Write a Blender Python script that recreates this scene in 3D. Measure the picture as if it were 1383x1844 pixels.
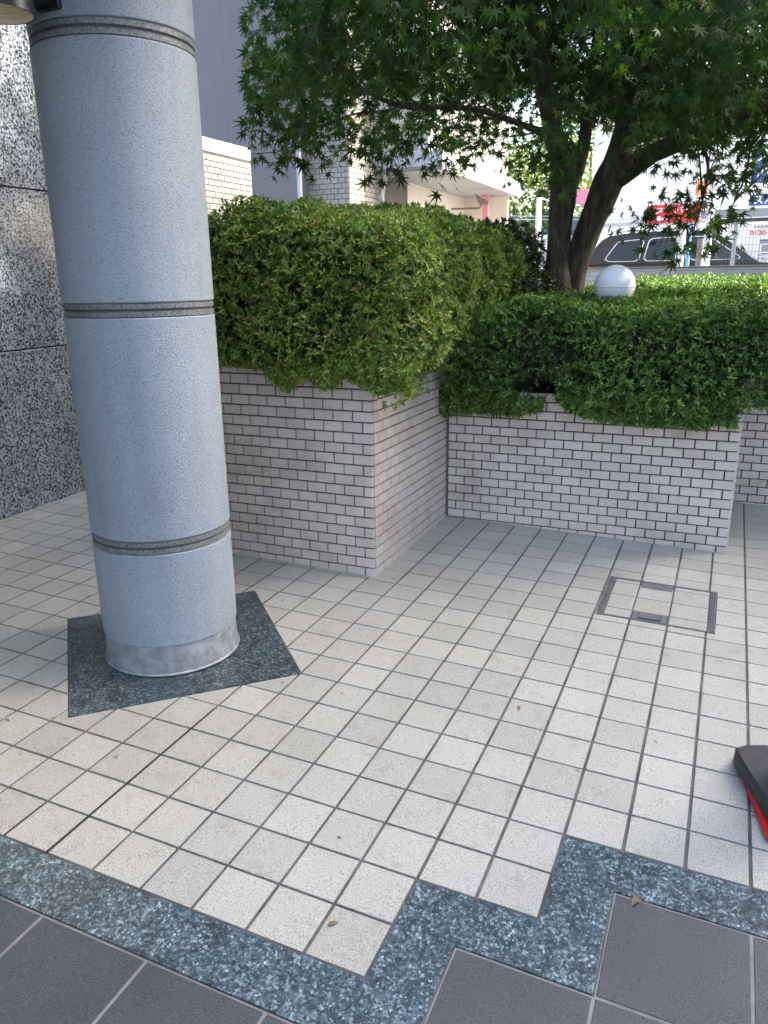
import bpy, math, random
import numpy as np
from mathutils import Vector, Matrix
random.seed(7); rng = np.random.default_rng(11)
S = bpy.context.scene
for o in list(bpy.data.objects): bpy.data.objects.remove(o)
col = S.collection
R = math.radians

# ------------------------------------------------------------------ camera
CL = np.array([0.5652, -1.1499, 1.4106]); FPX = 1391.16
cam = bpy.data.cameras.new('camera'); co = bpy.data.objects.new('camera', cam); col.objects.link(co)
co.location = CL; co.rotation_euler = (R(73.2898), R(0.7083), R(23.6136))
cam.sensor_fit = 'VERTICAL'; cam.sensor_height = 36; cam.sensor_width = 27; cam.lens = FPX / 1844 * 36
cam.clip_start = 0.05; cam.clip_end = 3000
S.camera = co
RM = np.array(co.rotation_euler.to_matrix())

# ------------------------------------------------------------------ sky and sun
SUN_EL, SUN_AZ = R(41), math.atan2(0.90, 0.43)          # azimuth from +Y towards +X
w = bpy.data.worlds.new('World'); S.world = w; w.use_nodes = True
nt = w.node_tree; bg = nt.nodes['Background']
sky = nt.nodes.new('ShaderNodeTexSky'); sky.sky_type = 'NISHITA'; sky.sun_disc = False
sky.sun_elevation = SUN_EL; sky.sun_rotation = SUN_AZ
sky.air_density = 1.0; sky.dust_density = 4.5; sky.ozone_density = 0.6
nt.links.new(sky.outputs[0], bg.inputs[0]); bg.inputs[1].default_value = 0.15
sd = bpy.data.lights.new('sun', 'SUN'); so = bpy.data.objects.new('sun', sd); col.objects.link(so)
sd.energy = 2.1; sd.angle = R(1.5); sd.color = (1.0, 0.93, 0.82)
dirv = Vector((math.cos(SUN_EL) * math.sin(SUN_AZ), math.cos(SUN_EL) * math.cos(SUN_AZ), math.sin(SUN_EL)))
so.rotation_euler = dirv.to_track_quat('Z', 'Y').to_euler(); so.location = (20, 10, 20)
S.view_settings.view_transform = 'Standard'; S.view_settings.look = 'None'
S.view_settings.gamma = 1; S.view_settings.use_curve_mapping = False
S.view_settings.exposure = 2.65
S.render.engine = 'CYCLES'; S.render.resolution_x = 768; S.render.resolution_y = 1024
S.cycles.max_bounces = 8

# ------------------------------------------------------------------ pixel helpers
def ray(x, y): return RM @ np.array([(x - 691.5) / FPX, (922 - y) / FPX, -1.0])
def onY(x, y, Y): d = ray(x, y); return CL + d * (Y - CL[1]) / d[1]
def onX(x, y, X): d = ray(x, y); return CL + d * (X - CL[0]) / d[0]
def onZ(x, y, Z): d = ray(x, y); return CL + d * (Z - CL[2]) / d[2]
def far(x, y, D): d = ray(x, y); return CL + d / math.hypot(d[0], d[1]) * D
def pix(P):
    q = (np.atleast_2d(P) - CL) @ RM
    return np.stack([691.5 + FPX * q[:, 0] / -q[:, 2], 922 - FPX * q[:, 1] / -q[:, 2]], 1)
FA, FB = -0.0231, 0.0162
def fz(x, y): return FA * x + FB * y

# ------------------------------------------------------------------ materials
def mat(name, color, rough=0.6, metal=0.0, spec=0.5):
    m = bpy.data.materials.new(name); m.use_nodes = True
    b = m.node_tree.nodes['Principled BSDF']
    b.inputs['Base Color'].default_value = (*color, 1); b.inputs['Roughness'].default_value = rough
    b.inputs['Metallic'].default_value = metal; b.inputs['Specular IOR Level'].default_value = spec
    return m
class N:
    def __init__(s, m): s.m = m; s.t = m.node_tree; s.b = s.t.nodes['Principled BSDF']; s.c = None
    def n(s, typ, **kw):
        x = s.t.nodes.new(typ)
        for k, v in kw.items(): setattr(x, k, v)
        return x
    def l(s, a, b): s.t.links.new(a, b)
    def co(s, scale=(1, 1, 1), gen='Object'):
        tc = s.n('ShaderNodeTexCoord'); mp = s.n('ShaderNodeMapping'); mp.inputs['Scale'].default_value = scale
        s.l(tc.outputs[gen], mp.inputs[0]); return mp.outputs[0]
    def pos(s, scale=(1, 1, 1)):
        g = s.n('ShaderNodeNewGeometry'); mp = s.n('ShaderNodeMapping'); mp.inputs['Scale'].default_value = scale
        s.l(g.outputs['Position'], mp.inputs[0]); return mp.outputs[0]
    def noise(s, vec, scale, detail=3, rough=0.55):
        x = s.n('ShaderNodeTexNoise'); x.inputs['Scale'].default_value = scale; x.inputs['Detail'].default_value = detail
        x.inputs['Roughness'].default_value = rough; s.l(vec, x.inputs['Vector']); return x.outputs['Fac']
    def vor(s, vec, scale, feat='F1'):
        x = s.n('ShaderNodeTexVoronoi', feature=feat); x.inputs['Scale'].default_value = scale; s.l(vec, x.inputs['Vector']); return x
    def ramp(s, fac, stops, interp='LINEAR'):
        x = s.n('ShaderNodeValToRGB'); x.color_ramp.interpolation = interp; e = x.color_ramp.elements
        while len(e) < len(stops): e.new(0.5)
        for i, (p, c) in enumerate(stops): e[i].position = p; e[i].color = (*c, 1) if len(c) == 3 else c
        s.l(fac, x.inputs[0]); return x.outputs[0]
    def mix(s, fac, a, b, mode='MIX'):
        x = s.n('ShaderNodeMix', data_type='RGBA', blend_type=mode)
        for sock, v in ((x.inputs[0], fac), (x.inputs[6], a), (x.inputs[7], b)):
            if isinstance(v, (int, float)): sock.default_value = v
            elif isinstance(v, tuple): sock.default_value = (*v, 1)
            else: s.l(v, sock)
        return x.outputs[2]
    def math(s, op, a, b=0.0, clamp=False):
        x = s.n('ShaderNodeMath', operation=op); x.use_clamp = clamp
        for i, v in enumerate((a, b)):
            if isinstance(v, (int, float)): x.inputs[i].default_value = v
            else: s.l(v, x.inputs[i])
        return x.outputs[0]
    def rand(s): return s.n('ShaderNodeObjectInfo').outputs['Random']
    def attr(s, name): x = s.n('ShaderNodeAttribute'); x.attribute_name = name; return x.outputs['Fac']
    def base(s, c): s.l(c, s.b.inputs['Base Color'])
    def rough(s, c): s.l(c, s.b.inputs['Roughness'])
    def bump(s, h, strength=0.3, dist=0.002):
        x = s.n('ShaderNodeBump'); x.inputs['Strength'].default_value = strength; x.inputs['Distance'].default_value = dist
        s.l(h, x.inputs['Height']); s.l(x.outputs[0], s.b.inputs['Normal'])
def grey(v): return (v, v, v)

def m_floor_tile():
    m = mat('beige_floor_tile', (.5, .47, .42), .55); k = N(m); p = k.pos()
    f = k.noise(p, 330, 2, .6); c = k.ramp(f, [(.30, (.13, .123, .105)), (.47, (.41, .398, .352)), (.7, (.51, .50, .45))])
    at = k.attr('tint'); v = k.math('ADD', k.math('MULTIPLY', at, .17), .90)
    hs = k.n('ShaderNodeHueSaturation'); k.l(c, hs.inputs['Color']); k.l(v, hs.inputs['Value'])
    big = k.noise(p, 2.2, 3); st = k.ramp(big, [(.35, (.92, .92, .90)), (.62, (1, 1, 1))])
    dirt = k.noise(p, 14, 5, .7); ds = k.ramp(dirt, [(.28, (.84, .82, .78)), (.45, (1, 1, 1))])
    sp = k.noise(p, 60, 2, .5); sps = k.ramp(sp, [(.2, (.55, .52, .46)), (.27, (1, 1, 1))])
    gum = k.vor(p, 5.5); gs_ = k.ramp(gum.outputs['Distance'], [(.035, (.62, .60, .56)), (.06, (1, 1, 1))])
    k.base(k.mix(1, k.mix(1, k.mix(1, k.mix(1, hs.outputs[0], st, 'MULTIPLY'), ds, 'MULTIPLY'), sps, 'MULTIPLY'), gs_, 'MULTIPLY'))
    k.bump(f, .35, .0012); return m
def m_dark_tile():
    m = mat('charcoal_floor_tile', (.06, .06, .07), .6); k = N(m); p = k.pos()
    f = k.noise(p, 420, 3, .6); c = k.ramp(f, [(.3, (.024, .026, .029)), (.55, (.068, .071, .077)), (.8, (.18, .184, .19))])
    big = k.noise(p, 3, 4); k.base(k.mix(1, c, k.ramp(big, [(.3, (.8, .8, .82)), (.7, (1.1, 1.1, 1.1))]), 'MULTIPLY'))
    k.bump(k.noise(p, 200, 3), .8, .002); return m
def m_blue_granite(name='blue_granite', light=1.0):
    m = mat(name, (.1, .15, .2), .32); k = N(m); p = k.pos()
    wn = k.n('ShaderNodeTexNoise'); wn.inputs['Scale'].default_value = 60; k.l(p, wn.inputs['Vector'])
    vm = k.n('ShaderNodeVectorMath', operation='MULTIPLY_ADD'); k.l(wn.outputs['Color'], vm.inputs[0]); vm.inputs[1].default_value = (.012,) * 3; k.l(p, vm.inputs[2])
    v1 = k.vor(vm.outputs[0], 130); v2 = k.vor(vm.outputs[0], 240)
    s1 = k.n('ShaderNodeSeparateColor'); k.l(v1.outputs['Color'], s1.inputs[0]); s2 = k.n('ShaderNodeSeparateColor'); k.l(v2.outputs['Color'], s2.inputs[0])
    c1 = k.ramp(s1.outputs[0], [(0, (.008, .013, .017)), (.5, (.024, .038, .045)), (.8, (.068, .098, .108)), (1, (.21, .265, .275))])
    c2 = k.ramp(s2.outputs[1], [(0, (.008, .013, .018)), (.55, (.032, .049, .058)), (.9, (.115, .16, .178)), (1, (.33, .395, .41))])
    c = k.mix(k.ramp(k.noise(p, 90, 2), [(.42, grey(.15)), (.58, grey(.85))]), c1, c2); cl = k.ramp(k.noise(p, 22, 3), [(.32, grey(.62 * light)), (.66, grey(1.3 * light))])
    k.base(k.mix(1, c, cl, 'MULTIPLY')); k.bump(s2.outputs[0], .12, .0008); return m
def m_wall_granite():
    m = mat('speckled_granite', (.3, .3, .32), .2); k = N(m); p = k.pos()
    v = k.vor(p, 100); s1 = k.n('ShaderNodeSeparateColor'); k.l(v.outputs['Color'], s1.inputs[0])
    f = k.math('ADD', k.math('MULTIPLY', k.noise(p, 84, 3, .6), .75), k.math('MULTIPLY', s1.outputs[0], .25))
    c = k.ramp(f, [(.36, (.03, .033, .042)), (.445, (.085, .092, .108)), (.50, (.27, .292, .322)), (.66, (.42, .45, .485))])
    big = k.ramp(k.noise(p, 2.6, 3), [(.35, grey(.72)), (.65, grey(1.06))])
    k.base(k.mix(1, c, big, 'MULTIPLY')); return m
def m_wall_tile(name, ca, cb, rough=.42):
    m = mat(name, ca, rough); k = N(m); p = k.pos((1, 1, 9))
    r = k.rand(); c = k.mix(r, ca, cb)
    f = k.noise(p, 45, 3); c2 = k.mix(1, c, k.ramp(f, [(.3, grey(.93)), (.7, grey(1.05))]), 'MULTIPLY')
    g = k.noise(k.pos(), 3.2, 5, .65); c3 = k.mix(1, c2, k.ramp(g, [(.3, (.74, .72, .68)), (.52, (1, 1, 1))]), 'MULTIPLY')
    k.base(c3); k.bump(f, .12, .001); return m
def m_column():
    m = mat('textured_grey_paint', (.4, .42, .45), .62); k = N(m); p = k.pos((1, 1, 2.2))
    f = k.noise(p, 150, 3, .6); f2 = k.noise(k.pos(), 2.3, 4)
    c = k.ramp(f, [(.33, (.17, .205, .24)), (.47, (.315, .368, .415)), (.8, (.385, .442, .49))])
    st = k.noise(k.pos((6, 6, .5)), 1.6, 4, .6)
    c = k.mix(1, c, k.ramp(f2, [(.3, (.88, .88, .9)), (.65, (1.04, 1.04, 1.03))]), 'MULTIPLY')
    k.base(k.mix(1, c, k.ramp(st, [(.3, (.9, .89, .88)), (.55, (1, 1, 1))]), 'MULTIPLY'))
    k.bump(f, .7, .004); return m
def m_speckle(name, a, b, scale=200, rough=.6, bump=.2, bscale=None):
    m = mat(name, a, rough); k = N(m); p = k.pos(); f = k.noise(p, scale, 3, .6)
    big = k.ramp(k.noise(p, 1.7, 4, .6), [(.3, grey(.86)), (.65, grey(1.05))])
    k.base(k.mix(1, k.ramp(f, [(.32, a), (.68, b)]), big, 'MULTIPLY')); k.bump(k.noise(p, bscale, 3) if bscale else f, bump, .002); return m
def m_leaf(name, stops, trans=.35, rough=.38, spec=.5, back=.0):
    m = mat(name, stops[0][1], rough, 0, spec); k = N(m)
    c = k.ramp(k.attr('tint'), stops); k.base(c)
    tr = k.n('ShaderNodeBsdfTranslucent'); k.l(k.mix(1, c, (1.5, 1.7, .55), 'MULTIPLY'), tr.inputs[0])
    ms = k.n('ShaderNodeMixShader'); ms.inputs[0].default_value = trans
    out = m.node_tree.nodes['Material Output']; k.l(k.b.outputs[0], ms.inputs[1]); k.l(tr.outputs[0], ms.inputs[2]); k.l(ms.outputs[0], out.inputs[0])
    return m
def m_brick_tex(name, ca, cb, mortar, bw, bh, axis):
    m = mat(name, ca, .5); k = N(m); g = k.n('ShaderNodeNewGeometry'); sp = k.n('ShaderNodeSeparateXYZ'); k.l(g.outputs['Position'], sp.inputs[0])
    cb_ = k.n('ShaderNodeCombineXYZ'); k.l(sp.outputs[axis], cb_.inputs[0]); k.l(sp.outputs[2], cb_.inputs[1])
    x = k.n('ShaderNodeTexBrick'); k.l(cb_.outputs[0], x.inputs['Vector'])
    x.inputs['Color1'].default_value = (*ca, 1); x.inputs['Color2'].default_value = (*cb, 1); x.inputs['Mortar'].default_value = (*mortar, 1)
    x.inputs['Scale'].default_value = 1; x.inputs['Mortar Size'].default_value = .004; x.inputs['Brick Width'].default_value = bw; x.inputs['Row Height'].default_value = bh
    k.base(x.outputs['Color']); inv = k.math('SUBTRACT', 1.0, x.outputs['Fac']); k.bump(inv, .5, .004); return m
def m_bark():
    m = mat('maple_bark', (.1, .08, .06), .85); k = N(m); p = k.pos((1, 1, .22)); f = k.noise(p, 34, 5, .65); g = k.noise(k.pos(), 7, 4)
    c = k.ramp(f, [(.3, (.02, .015, .011)), (.5, (.075, .056, .040)), (.72, (.19, .15, .11))])
    k.base(k.mix(1, c, k.ramp(g, [(.35, (.75, .78, .68)), (.62, (1.05, 1, .95))]), 'MULTIPLY')); k.bump(f, .9, .012); return m
def m_panel():
    m = mat('grey_metal_cladding', (.2, .21, .25), .5); k = N(m); p = k.pos((1, 1, .12))
    k.base(k.ramp(k.noise(p, 5, 4), [(.3, (.118, .113, .117)), (.7, (.134, .129, .133))])); return m

M = dict(
    ftile=m_floor_tile(), dtile=m_dark_tile(), bgran=m_blue_granite(), bgran2=m_blue_granite('polished_blue_granite', 1.45), wgran=m_wall_granite(),
    grout=m_speckle('grey_grout', (.055, .053, .049), (.145, .14, .132), 9, .9), pgrout=m_speckle('pale_grout', (.17, .165, .155), (.27, .262, .25), 12, .9), seal=mat('black_sealant', (.018, .018, .02), .5),
    tile=m_wall_tile('pinkish_wall_tile', (.62, .535, .475), (.70, .615, .555)),
    mortar=m_speckle('dark_mortar', (.040, .037, .035), (.072, .067, .064), 300, .9),
    ftl=m_wall_tile('cream_wall_tile', (.255, .235, .208), (.295, .274, .246)), fmor=m_speckle('beige_mortar', (.10, .094, .085), (.13, .122, .112), 200, .9),
    col=m_column(), band=m_speckle('aggregate_band', (.07, .08, .08), (.26, .28, .275), 130, .5), collar=m_speckle('galvanised_collar', (.20, .22, .235), (.37, .39, .405), 26, .42, .3, 18),
    groove=mat('dark_groove', (.075, .08, .083), .7), steel=m_speckle('stainless_frame', (.09, .095, .098), (.17, .178, .18), 40, .4), steel_d=mat('dark_steel', (.05, .052, .055), .45, .3),
    black=mat('black_lamp_paint', (.012, .013, .017), .35), gold=mat('gold_baffle', (.85, .74, .50), .5, .1), bulb=mat('frosted_lens', (.8, .8, .78), .4),
    rubber=m_speckle('black_rubber', (.018, .019, .021), (.036, .038, .042), 120, .55, .3), red=mat('red_plastic', (.55, .012, .014), .35),
    bark=m_bark(), core=mat('hedge_inner_shade', (.02, .022, .012), .9), soil=m_speckle('planter_soil', (.03, .024, .018), (.07, .055, .04), 60, .95, .8),  # core: near black, the shade of the hedge depths put into colour
    maple=m_leaf('maple_leaf', [(0, (.014, .037, .011)), (.5, (.034, .077, .021)), (.85, (.07, .125, .024)), (1, (.12, .13, .025))], .42, .5, .2),
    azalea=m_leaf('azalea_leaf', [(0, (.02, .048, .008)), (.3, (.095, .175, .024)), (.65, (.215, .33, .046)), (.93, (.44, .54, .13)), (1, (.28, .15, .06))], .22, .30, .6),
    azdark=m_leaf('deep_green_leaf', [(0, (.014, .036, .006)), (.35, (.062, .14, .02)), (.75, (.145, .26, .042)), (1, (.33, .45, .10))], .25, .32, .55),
    shrub=m_leaf('dark_shrub_leaf', [(0, (.012, .024, .008)), (.5, (.026, .045, .014)), (1, (.06, .075, .02))], .2, .4, .45),
    fleaf=m_leaf('street_tree_leaf', [(0, (.04, .08, .025)), (.6, (.10, .16, .04)), (1, (.32, .30, .06))], .3, .5, .3),
    globe=mat('opal_globe', (.78, .78, .78), .25), cap=mat('white_coping', (.36, .375, .41), .45), panel=m_panel(), trim=mat('white_trim', (.42, .43, .45), .5),
    cream=m_speckle('cream_render', (.60, .56, .48), (.65, .61, .53), 12, .8), soffit=mat('grey_soffit', (.24, .255, .265), .6), fascia=mat('pale_fascia', (.36, .38, .41), .5),
    gutter=mat('brown_gutter', (.16, .14, .14), .5), pvc=mat('grey_pvc_pipe', (.5, .5, .5), .4), glass=mat('dark_window_glass', (.02, .025, .03), .06), wglass=mat('car_glass', (.02, .024, .022), .15, 0, .4),
    ftex_y=m_brick_tex('upper_tile_front', (.46, .43, .395), (.51, .48, .445), (.24, .23, .22), .118, .07, 0), ftex_x=m_brick_tex('upper_tile_side_dimmed', (.17, .16, .148), (.205, .195, .18), (.10, .096, .092), .118, .07, 1),  # same tile twice; side copy darkened in colour to offset the sun on it
    lowwall=m_brick_tex('low_wall_brick', (.34, .31, .29), (.42, .39, .37), (.22, .21, .2), .21, .062, 0),
    car=mat('black_car_paint', (.024, .021, .020), .3, 0, .35), chrome=mat('chrome_trim', (.55, .55, .54), .4, .5), wcar=mat('white_car_paint', (.75, .76, .77), .25), tyre=mat('tyre_rubber', (.02, .02, .02), .8),
    tail=mat('red_tail_light', (.6, .02, .03), .2), shop=m_speckle('white_shop_wall', (.84, .83, .80), (.88, .87, .84), 3, .7), sred=mat('red_sign', (.62, .014, .03), .4), swhite=mat('sign_white', (.8, .8, .8), .5),
    sblue=mat('blue_sign', (.05, .085, .33), .45), sorange=mat('orange_sign', (.72, .28, .06), .5), sgrey=mat('sign_grey', (.25, .27, .29), .6), pole=m_speckle('grey_pole', (.42, .45, .48), (.5, .53, .56), 20, .5), bluep=mat('blue_post', (.10, .26, .5), .4),
    cpole=m_speckle('concrete_pole', (.58, .55, .46), (.66, .63, .54), 15, .8), wire=mat('wire_grey', (.17, .175, .18), .5, .5), roofd=mat('dark_roof', (.05, .06, .07), .7), asphalt=m_speckle('asphalt', (.15, .148, .145), (.22, .218, .21), 90, .9), slab=m_speckle('pale_bounce_concrete', (.40, .385, .36), (.48, .465, .44), 8, .85),
    ceil=mat('canopy_panel', (.45, .45, .44), .7), dry=mat('dry_leaf', (.20, .14, .07), .8), cone_w=mat('reflective_white', (.75, .75, .75), .4), caulk=mat('grey_caulk', (.15, .155, .16), .6), pink=mat('pink_sign', (.66, .22, .30), .5))

# ------------------------------------------------------------------ mesh helpers
def mesh_np(name, V, F, attr=None, smooth=False):
    me = bpy.data.meshes.new(name); V = np.asarray(V, np.float32); n = len(V)
    if isinstance(F, np.ndarray):
        k = F.shape[1]; me.vertices.add(n); me.vertices.foreach_set('co', V.ravel())
        me.loops.add(F.size); me.loops.foreach_set('vertex_index', F.ravel().astype(np.int32))
        me.polygons.add(len(F)); me.polygons.foreach_set('loop_start', np.arange(0, F.size, k, dtype=np.int32))
        me.update(calc_edges=True); me.validate()
    else:
        me.from_pydata([tuple(map(float, v)) for v in V], [], F); me.update()
    if attr is not None:
        a = me.attributes.new('tint', 'FLOAT', 'POINT'); a.data.foreach_set('value', np.asarray(attr, np.float32))
    if smooth: me.polygons.foreach_set('use_smooth', [True] * len(me.polygons))
    return me
def tag(o, label, cat, group=None):
    o['label'] = label; o['category'] = cat
    if group: o['group'] = group
    return o
def link(name, me, m=None, parent=None, loc=(0, 0, 0), rz=0.0, rot=None):
    o = bpy.data.objects.new(name, me); col.objects.link(o); o.location = loc
    o.rotation_euler = rot if rot is not None else (0, 0, rz)
    if parent is not None: o.parent = parent
    if m is not None and len(me.materials) == 0: me.materials.append(M[m] if isinstance(m, str) else m)
    return o
def empty(name, label, cat, loc=(0, 0, 0), rz=0, group=None):
    o = bpy.data.objects.new(name, None); col.objects.link(o); o.location = loc; o.rotation_euler = (0, 0, rz); o.empty_display_size = .1
    return tag(o, label, cat, group)
class MB:
    def __init__(s): s.v = []; s.f = []
    def add(s, V, F): b = len(s.v); s.v += [tuple(map(float, v)) for v in V]; s.f += [tuple(i + b for i in f) for f in F]; return s
    def box(s, a, b, ch=0.0):
        x0, y0, z0 = [min(p, q) for p, q in zip(a, b)]; x1, y1, z1 = [max(p, q) for p, q in zip(a, b)]
        if ch <= 0:
            V = [(x, y, z) for z in (z0, z1) for x, y in ((x0, y0), (x1, y0), (x1, y1), (x0, y1))]
            return s.add(V, [(3, 2, 1, 0), (4, 5, 6, 7), (0, 1, 5, 4), (1, 2, 6, 5), (2, 3, 7, 6), (3, 0, 4, 7)])
        c = min(ch, (x1 - x0) * .45, (y1 - y0) * .45, (z1 - z0) * .45); V = []; idx = {}
        for i, X in enumerate((x0, x1)):
            for j, Y in enumerate((y0, y1)):
                for k, Z in enumerate((z0, z1)):
                    sx, sy, sz = (1 - 2 * i) * c, (1 - 2 * j) * c, (1 - 2 * k) * c
                    for t, q in enumerate(((X, Y + sy, Z + sz), (X + sx, Y, Z + sz), (X + sx, Y + sy, Z))): idx[i, j, k, t] = len(V); V.append(q)
        F = []
        for i in (0, 1): q = [idx[i, 0, 0, 0], idx[i, 1, 0, 0], idx[i, 1, 1, 0], idx[i, 0, 1, 0]]; F.append(q if i else q[::-1])
        for j in (0, 1): q = [idx[0, j, 0, 1], idx[0, j, 1, 1], idx[1, j, 1, 1], idx[1, j, 0, 1]]; F.append(q if j else q[::-1])
        for k in (0, 1): q = [idx[0, 0, k, 2], idx[1, 0, k, 2], idx[1, 1, k, 2], idx[0, 1, k, 2]]; F.append(q if k else q[::-1])
        for i in (0, 1):
            for j in (0, 1): F.append([idx[i, j, 0, 0], idx[i, j, 1, 0], idx[i, j, 1, 1], idx[i, j, 0, 1]])
            for k in (0, 1): F.append([idx[i, 0, k, 0], idx[i, 1, k, 0], idx[i, 1, k, 2], idx[i, 0, k, 2]])
        for j in (0, 1):
            for k in (0, 1): F.append([idx[0, j, k, 1], idx[1, j, k, 1], idx[1, j, k, 2], idx[0, j, k, 2]])
        for i in (0, 1):
            for j in (0, 1):
                for k in (0, 1): F.append([idx[i, j, k, 0], idx[i, j, k, 1], idx[i, j, k, 2]])
        return s.add(V, F)
    def prism(s, poly, z0, z1, ch=0.0):
        n = len(poly); A = np.array(poly, float); V = [(x, y, z0) for x, y in A]
        F = [tuple(range(n))[::-1]]
        if ch > 0:
            c = A.mean(0); d = c - A; d /= np.maximum(np.linalg.norm(d, axis=1, keepdims=True), 1e-9); I = A + d * ch * 1.4
            V += [(x, y, z1 - ch) for x, y in A] + [(x, y, z1) for x, y in I]
            for i in range(n):
                j = (i + 1) % n; F += [(i, j, n + j, n + i), (n + i, n + j, 2 * n + j, 2 * n + i)]
            F.append(tuple(range(2 * n, 3 * n)))
        else:
            V += [(x, y, z1) for x, y in A]
            for i in range(n): j = (i + 1) % n; F.append((i, j, n + j, n + i))
            F.append(tuple(range(n, 2 * n)))
        return s.add(V, F)
    def lathe(s, prof, seg=48, c=(0, 0), cap=True):
        V = []; F = []
        for r, z in prof:
            for i in range(seg): a = 2 * math.pi * i / seg; V.append((c[0] + r * math.cos(a), c[1] + r * math.sin(a), z))
        for j in range(len(prof) - 1):
            for i in range(seg): k = (i + 1) % seg; F.append((j * seg + i, j * seg + k, (j + 1) * seg + k, (j + 1) * seg + i))
        if cap: F.append(tuple(range(seg))[::-1]); F.append(tuple(range((len(prof) - 1) * seg, len(prof) * seg)))
        return s.add(V, F)
    def tube(s, pts, rad, seg=8):
        P = np.array(pts, float); n = len(P); rad = np.broadcast_to(rad, n); V = []; F = []
        T = np.gradient(P, axis=0); T /= np.maximum(np.linalg.norm(T, axis=1, keepdims=True), 1e-9)
        u = np.cross(T[0], (0, 0, 1.)); u = u if np.linalg.norm(u) > .1 else np.cross(T[0], (1., 0, 0)); u /= np.linalg.norm(u)
        for i in range(n):
            u = u - T[i] * (u @ T[i]); u /= np.linalg.norm(u); v = np.cross(T[i], u)
            for k in range(seg): a = 2 * math.pi * k / seg; V.append(P[i] + rad[i] * (math.cos(a) * u + math.sin(a) * v))
        for i in range(n - 1):
            for k in range(seg): q = (k + 1) % seg; F.append((i * seg + k, i * seg + q, (i + 1) * seg + q, (i + 1) * seg + k))
        F.append(tuple(range(seg))[::-1]); F.append(tuple(range((n - 1) * seg, n * seg)))
        return s.add(V, F)
    def sphere(s, c, r, seg=32, rings=16, z0=-1.0):
        prof = []
        for i in range(rings + 1):
            t = math.asin(max(-1, z0)) + (math.pi / 2 - math.asin(max(-1, z0))) * i / rings; prof.append((max(r * math.cos(t), 1e-4), c[2] + r * math.sin(t)))
        return s.lathe(prof, seg, (c[0], c[1]))
    def build(s, name, m, parent=None, smooth=False, loc=(0, 0, 0), rz=0, rot=None):
        me = mesh_np(name, s.v, s.f)
        if smooth:
            me.polygons.foreach_set('use_smooth', [len(p.vertices) <= 4 for p in me.polygons])
            try: me.set_sharp_from_angle(angle=R(40))
            except Exception: pass
        return link(name, me, m, parent, loc, rz, rot)
def text(name, body, m, parent, loc, rot, size, ax='CENTER', sx=1.0):
    cu = bpy.data.curves.new(name, 'FONT'); cu.body = body; cu.size = size; cu.align_x = ax; cu.align_y = 'CENTER'; cu.extrude = .004; cu.offset = size * .012
    t = bpy.data.objects.new('tmp', cu); col.objects.link(t); dg = bpy.context.evaluated_depsgraph_get(); me = bpy.data.meshes.new_from_object(t.evaluated_get(dg))
    bpy.data.objects.remove(t); o = link(name, me, None, parent, loc, 0, rot); me.materials.clear(); me.materials.append(M[m]); o.scale = (sx, 1, 1); return o

# ------------------------------------------------------------------ ground sheet
def build_ground():
    xs = np.unique(np.concatenate([np.linspace(-400, -20, 12), np.linspace(-20, 20, 41), np.linspace(20, 400, 12)]))
    ys = np.unique(np.concatenate([np.linspace(-400, -20, 12), np.linspace(-20, 30, 51), np.linspace(30, 600, 14)]))
    X, Y = np.meshgrid(xs, ys); near = fz(np.clip(X, -4, 4), np.clip(Y, -4, 6)) - .06
    t = np.clip((Y - 6) / 6, 0, 1); t = t * t * (3 - 2 * t); Z = near * (1 - t) + .56 * t
    V = np.stack([X, Y, Z], -1).reshape(-1, 3); nx = len(xs); F = []
    for j in range(len(ys) - 1):
        for i in range(nx - 1): F.append((j * nx + i, j * nx + i + 1, (j + 1) * nx + i + 1, (j + 1) * nx + i))
    g = link('ground', mesh_np('ground', V, np.array(F)), 'asphalt'); g['kind'] = 'structure'
build_ground()

# ------------------------------------------------------------------ tiled pavement (local frame = tile grid, 0.15 m pitch)
T = .15
ex = Vector((1, 0, FA)).normalized(); nz = Vector((-FA, -FB, 1)).normalized(); ey = nz.cross(ex)
FM = Matrix((ex, ey, nz)).transposed().to_4x4()
pave = MB().prism([(-3.4, -1.9), (4.0, -1.9), (4.0, 4.6), (-3.4, 4.6)], -.05, -.0035).build('pavement', 'grout'); pave.matrix_world = FM; pave['kind'] = 'structure'
def clip(poly, n, d, keep=1):
    out = []; m = len(poly)
    for i in range(m):
        a = poly[i]; b = poly[(i + 1) % m]; da = (a[0] * n[0] + a[1] * n[1] - d) * keep; db = (b[0] * n[0] + b[1] * n[1] - d) * keep
        if da >= 0: out.append(a)
        if (da >= 0) != (db >= 0): t = da / (da - db); out.append((a[0] + (b[0] - a[0]) * t, a[1] + (b[1] - a[1]) * t))
    return out
def minus(polys, planes):
    res = []
    for p in polys:
        cur = p
        for n, d in planes:
            if len(cur) < 3: break
            o = clip(cur, n, d, 1)
            if len(o) >= 3: res.append(o)
            cur = clip(cur, n, d, -1)
    return res
PC = (-8.72 * T, 7.0 * T); PH = 3.73 * T                              # diamond slab under the column
HX0, HX1, HY0, HY1 = 1.06 * T, 4.21 * T, 13.36 * T, 16.36 * T         # hatch
s2 = 1 / math.sqrt(2)
dpl = [((sx * s2, sy * s2), (sx * PC[0] + sy * PC[1] + PH + .006) * s2) for sx in (1, -1) for sy in (1, -1)]
hpl = [((1, 0), HX1 + .003), ((-1, 0), -(HX0 - .003)), ((0, 1), HY1 + .003), ((0, -1), -(HY0 - .003))]
GU, GV = .0045, .0034
def area(p): return .5 * abs(sum(p[i][0] * p[(i + 1) % len(p)][1] - p[(i + 1) % len(p)][0] * p[i][1] for i in range(len(p))))
cells = []
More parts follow.
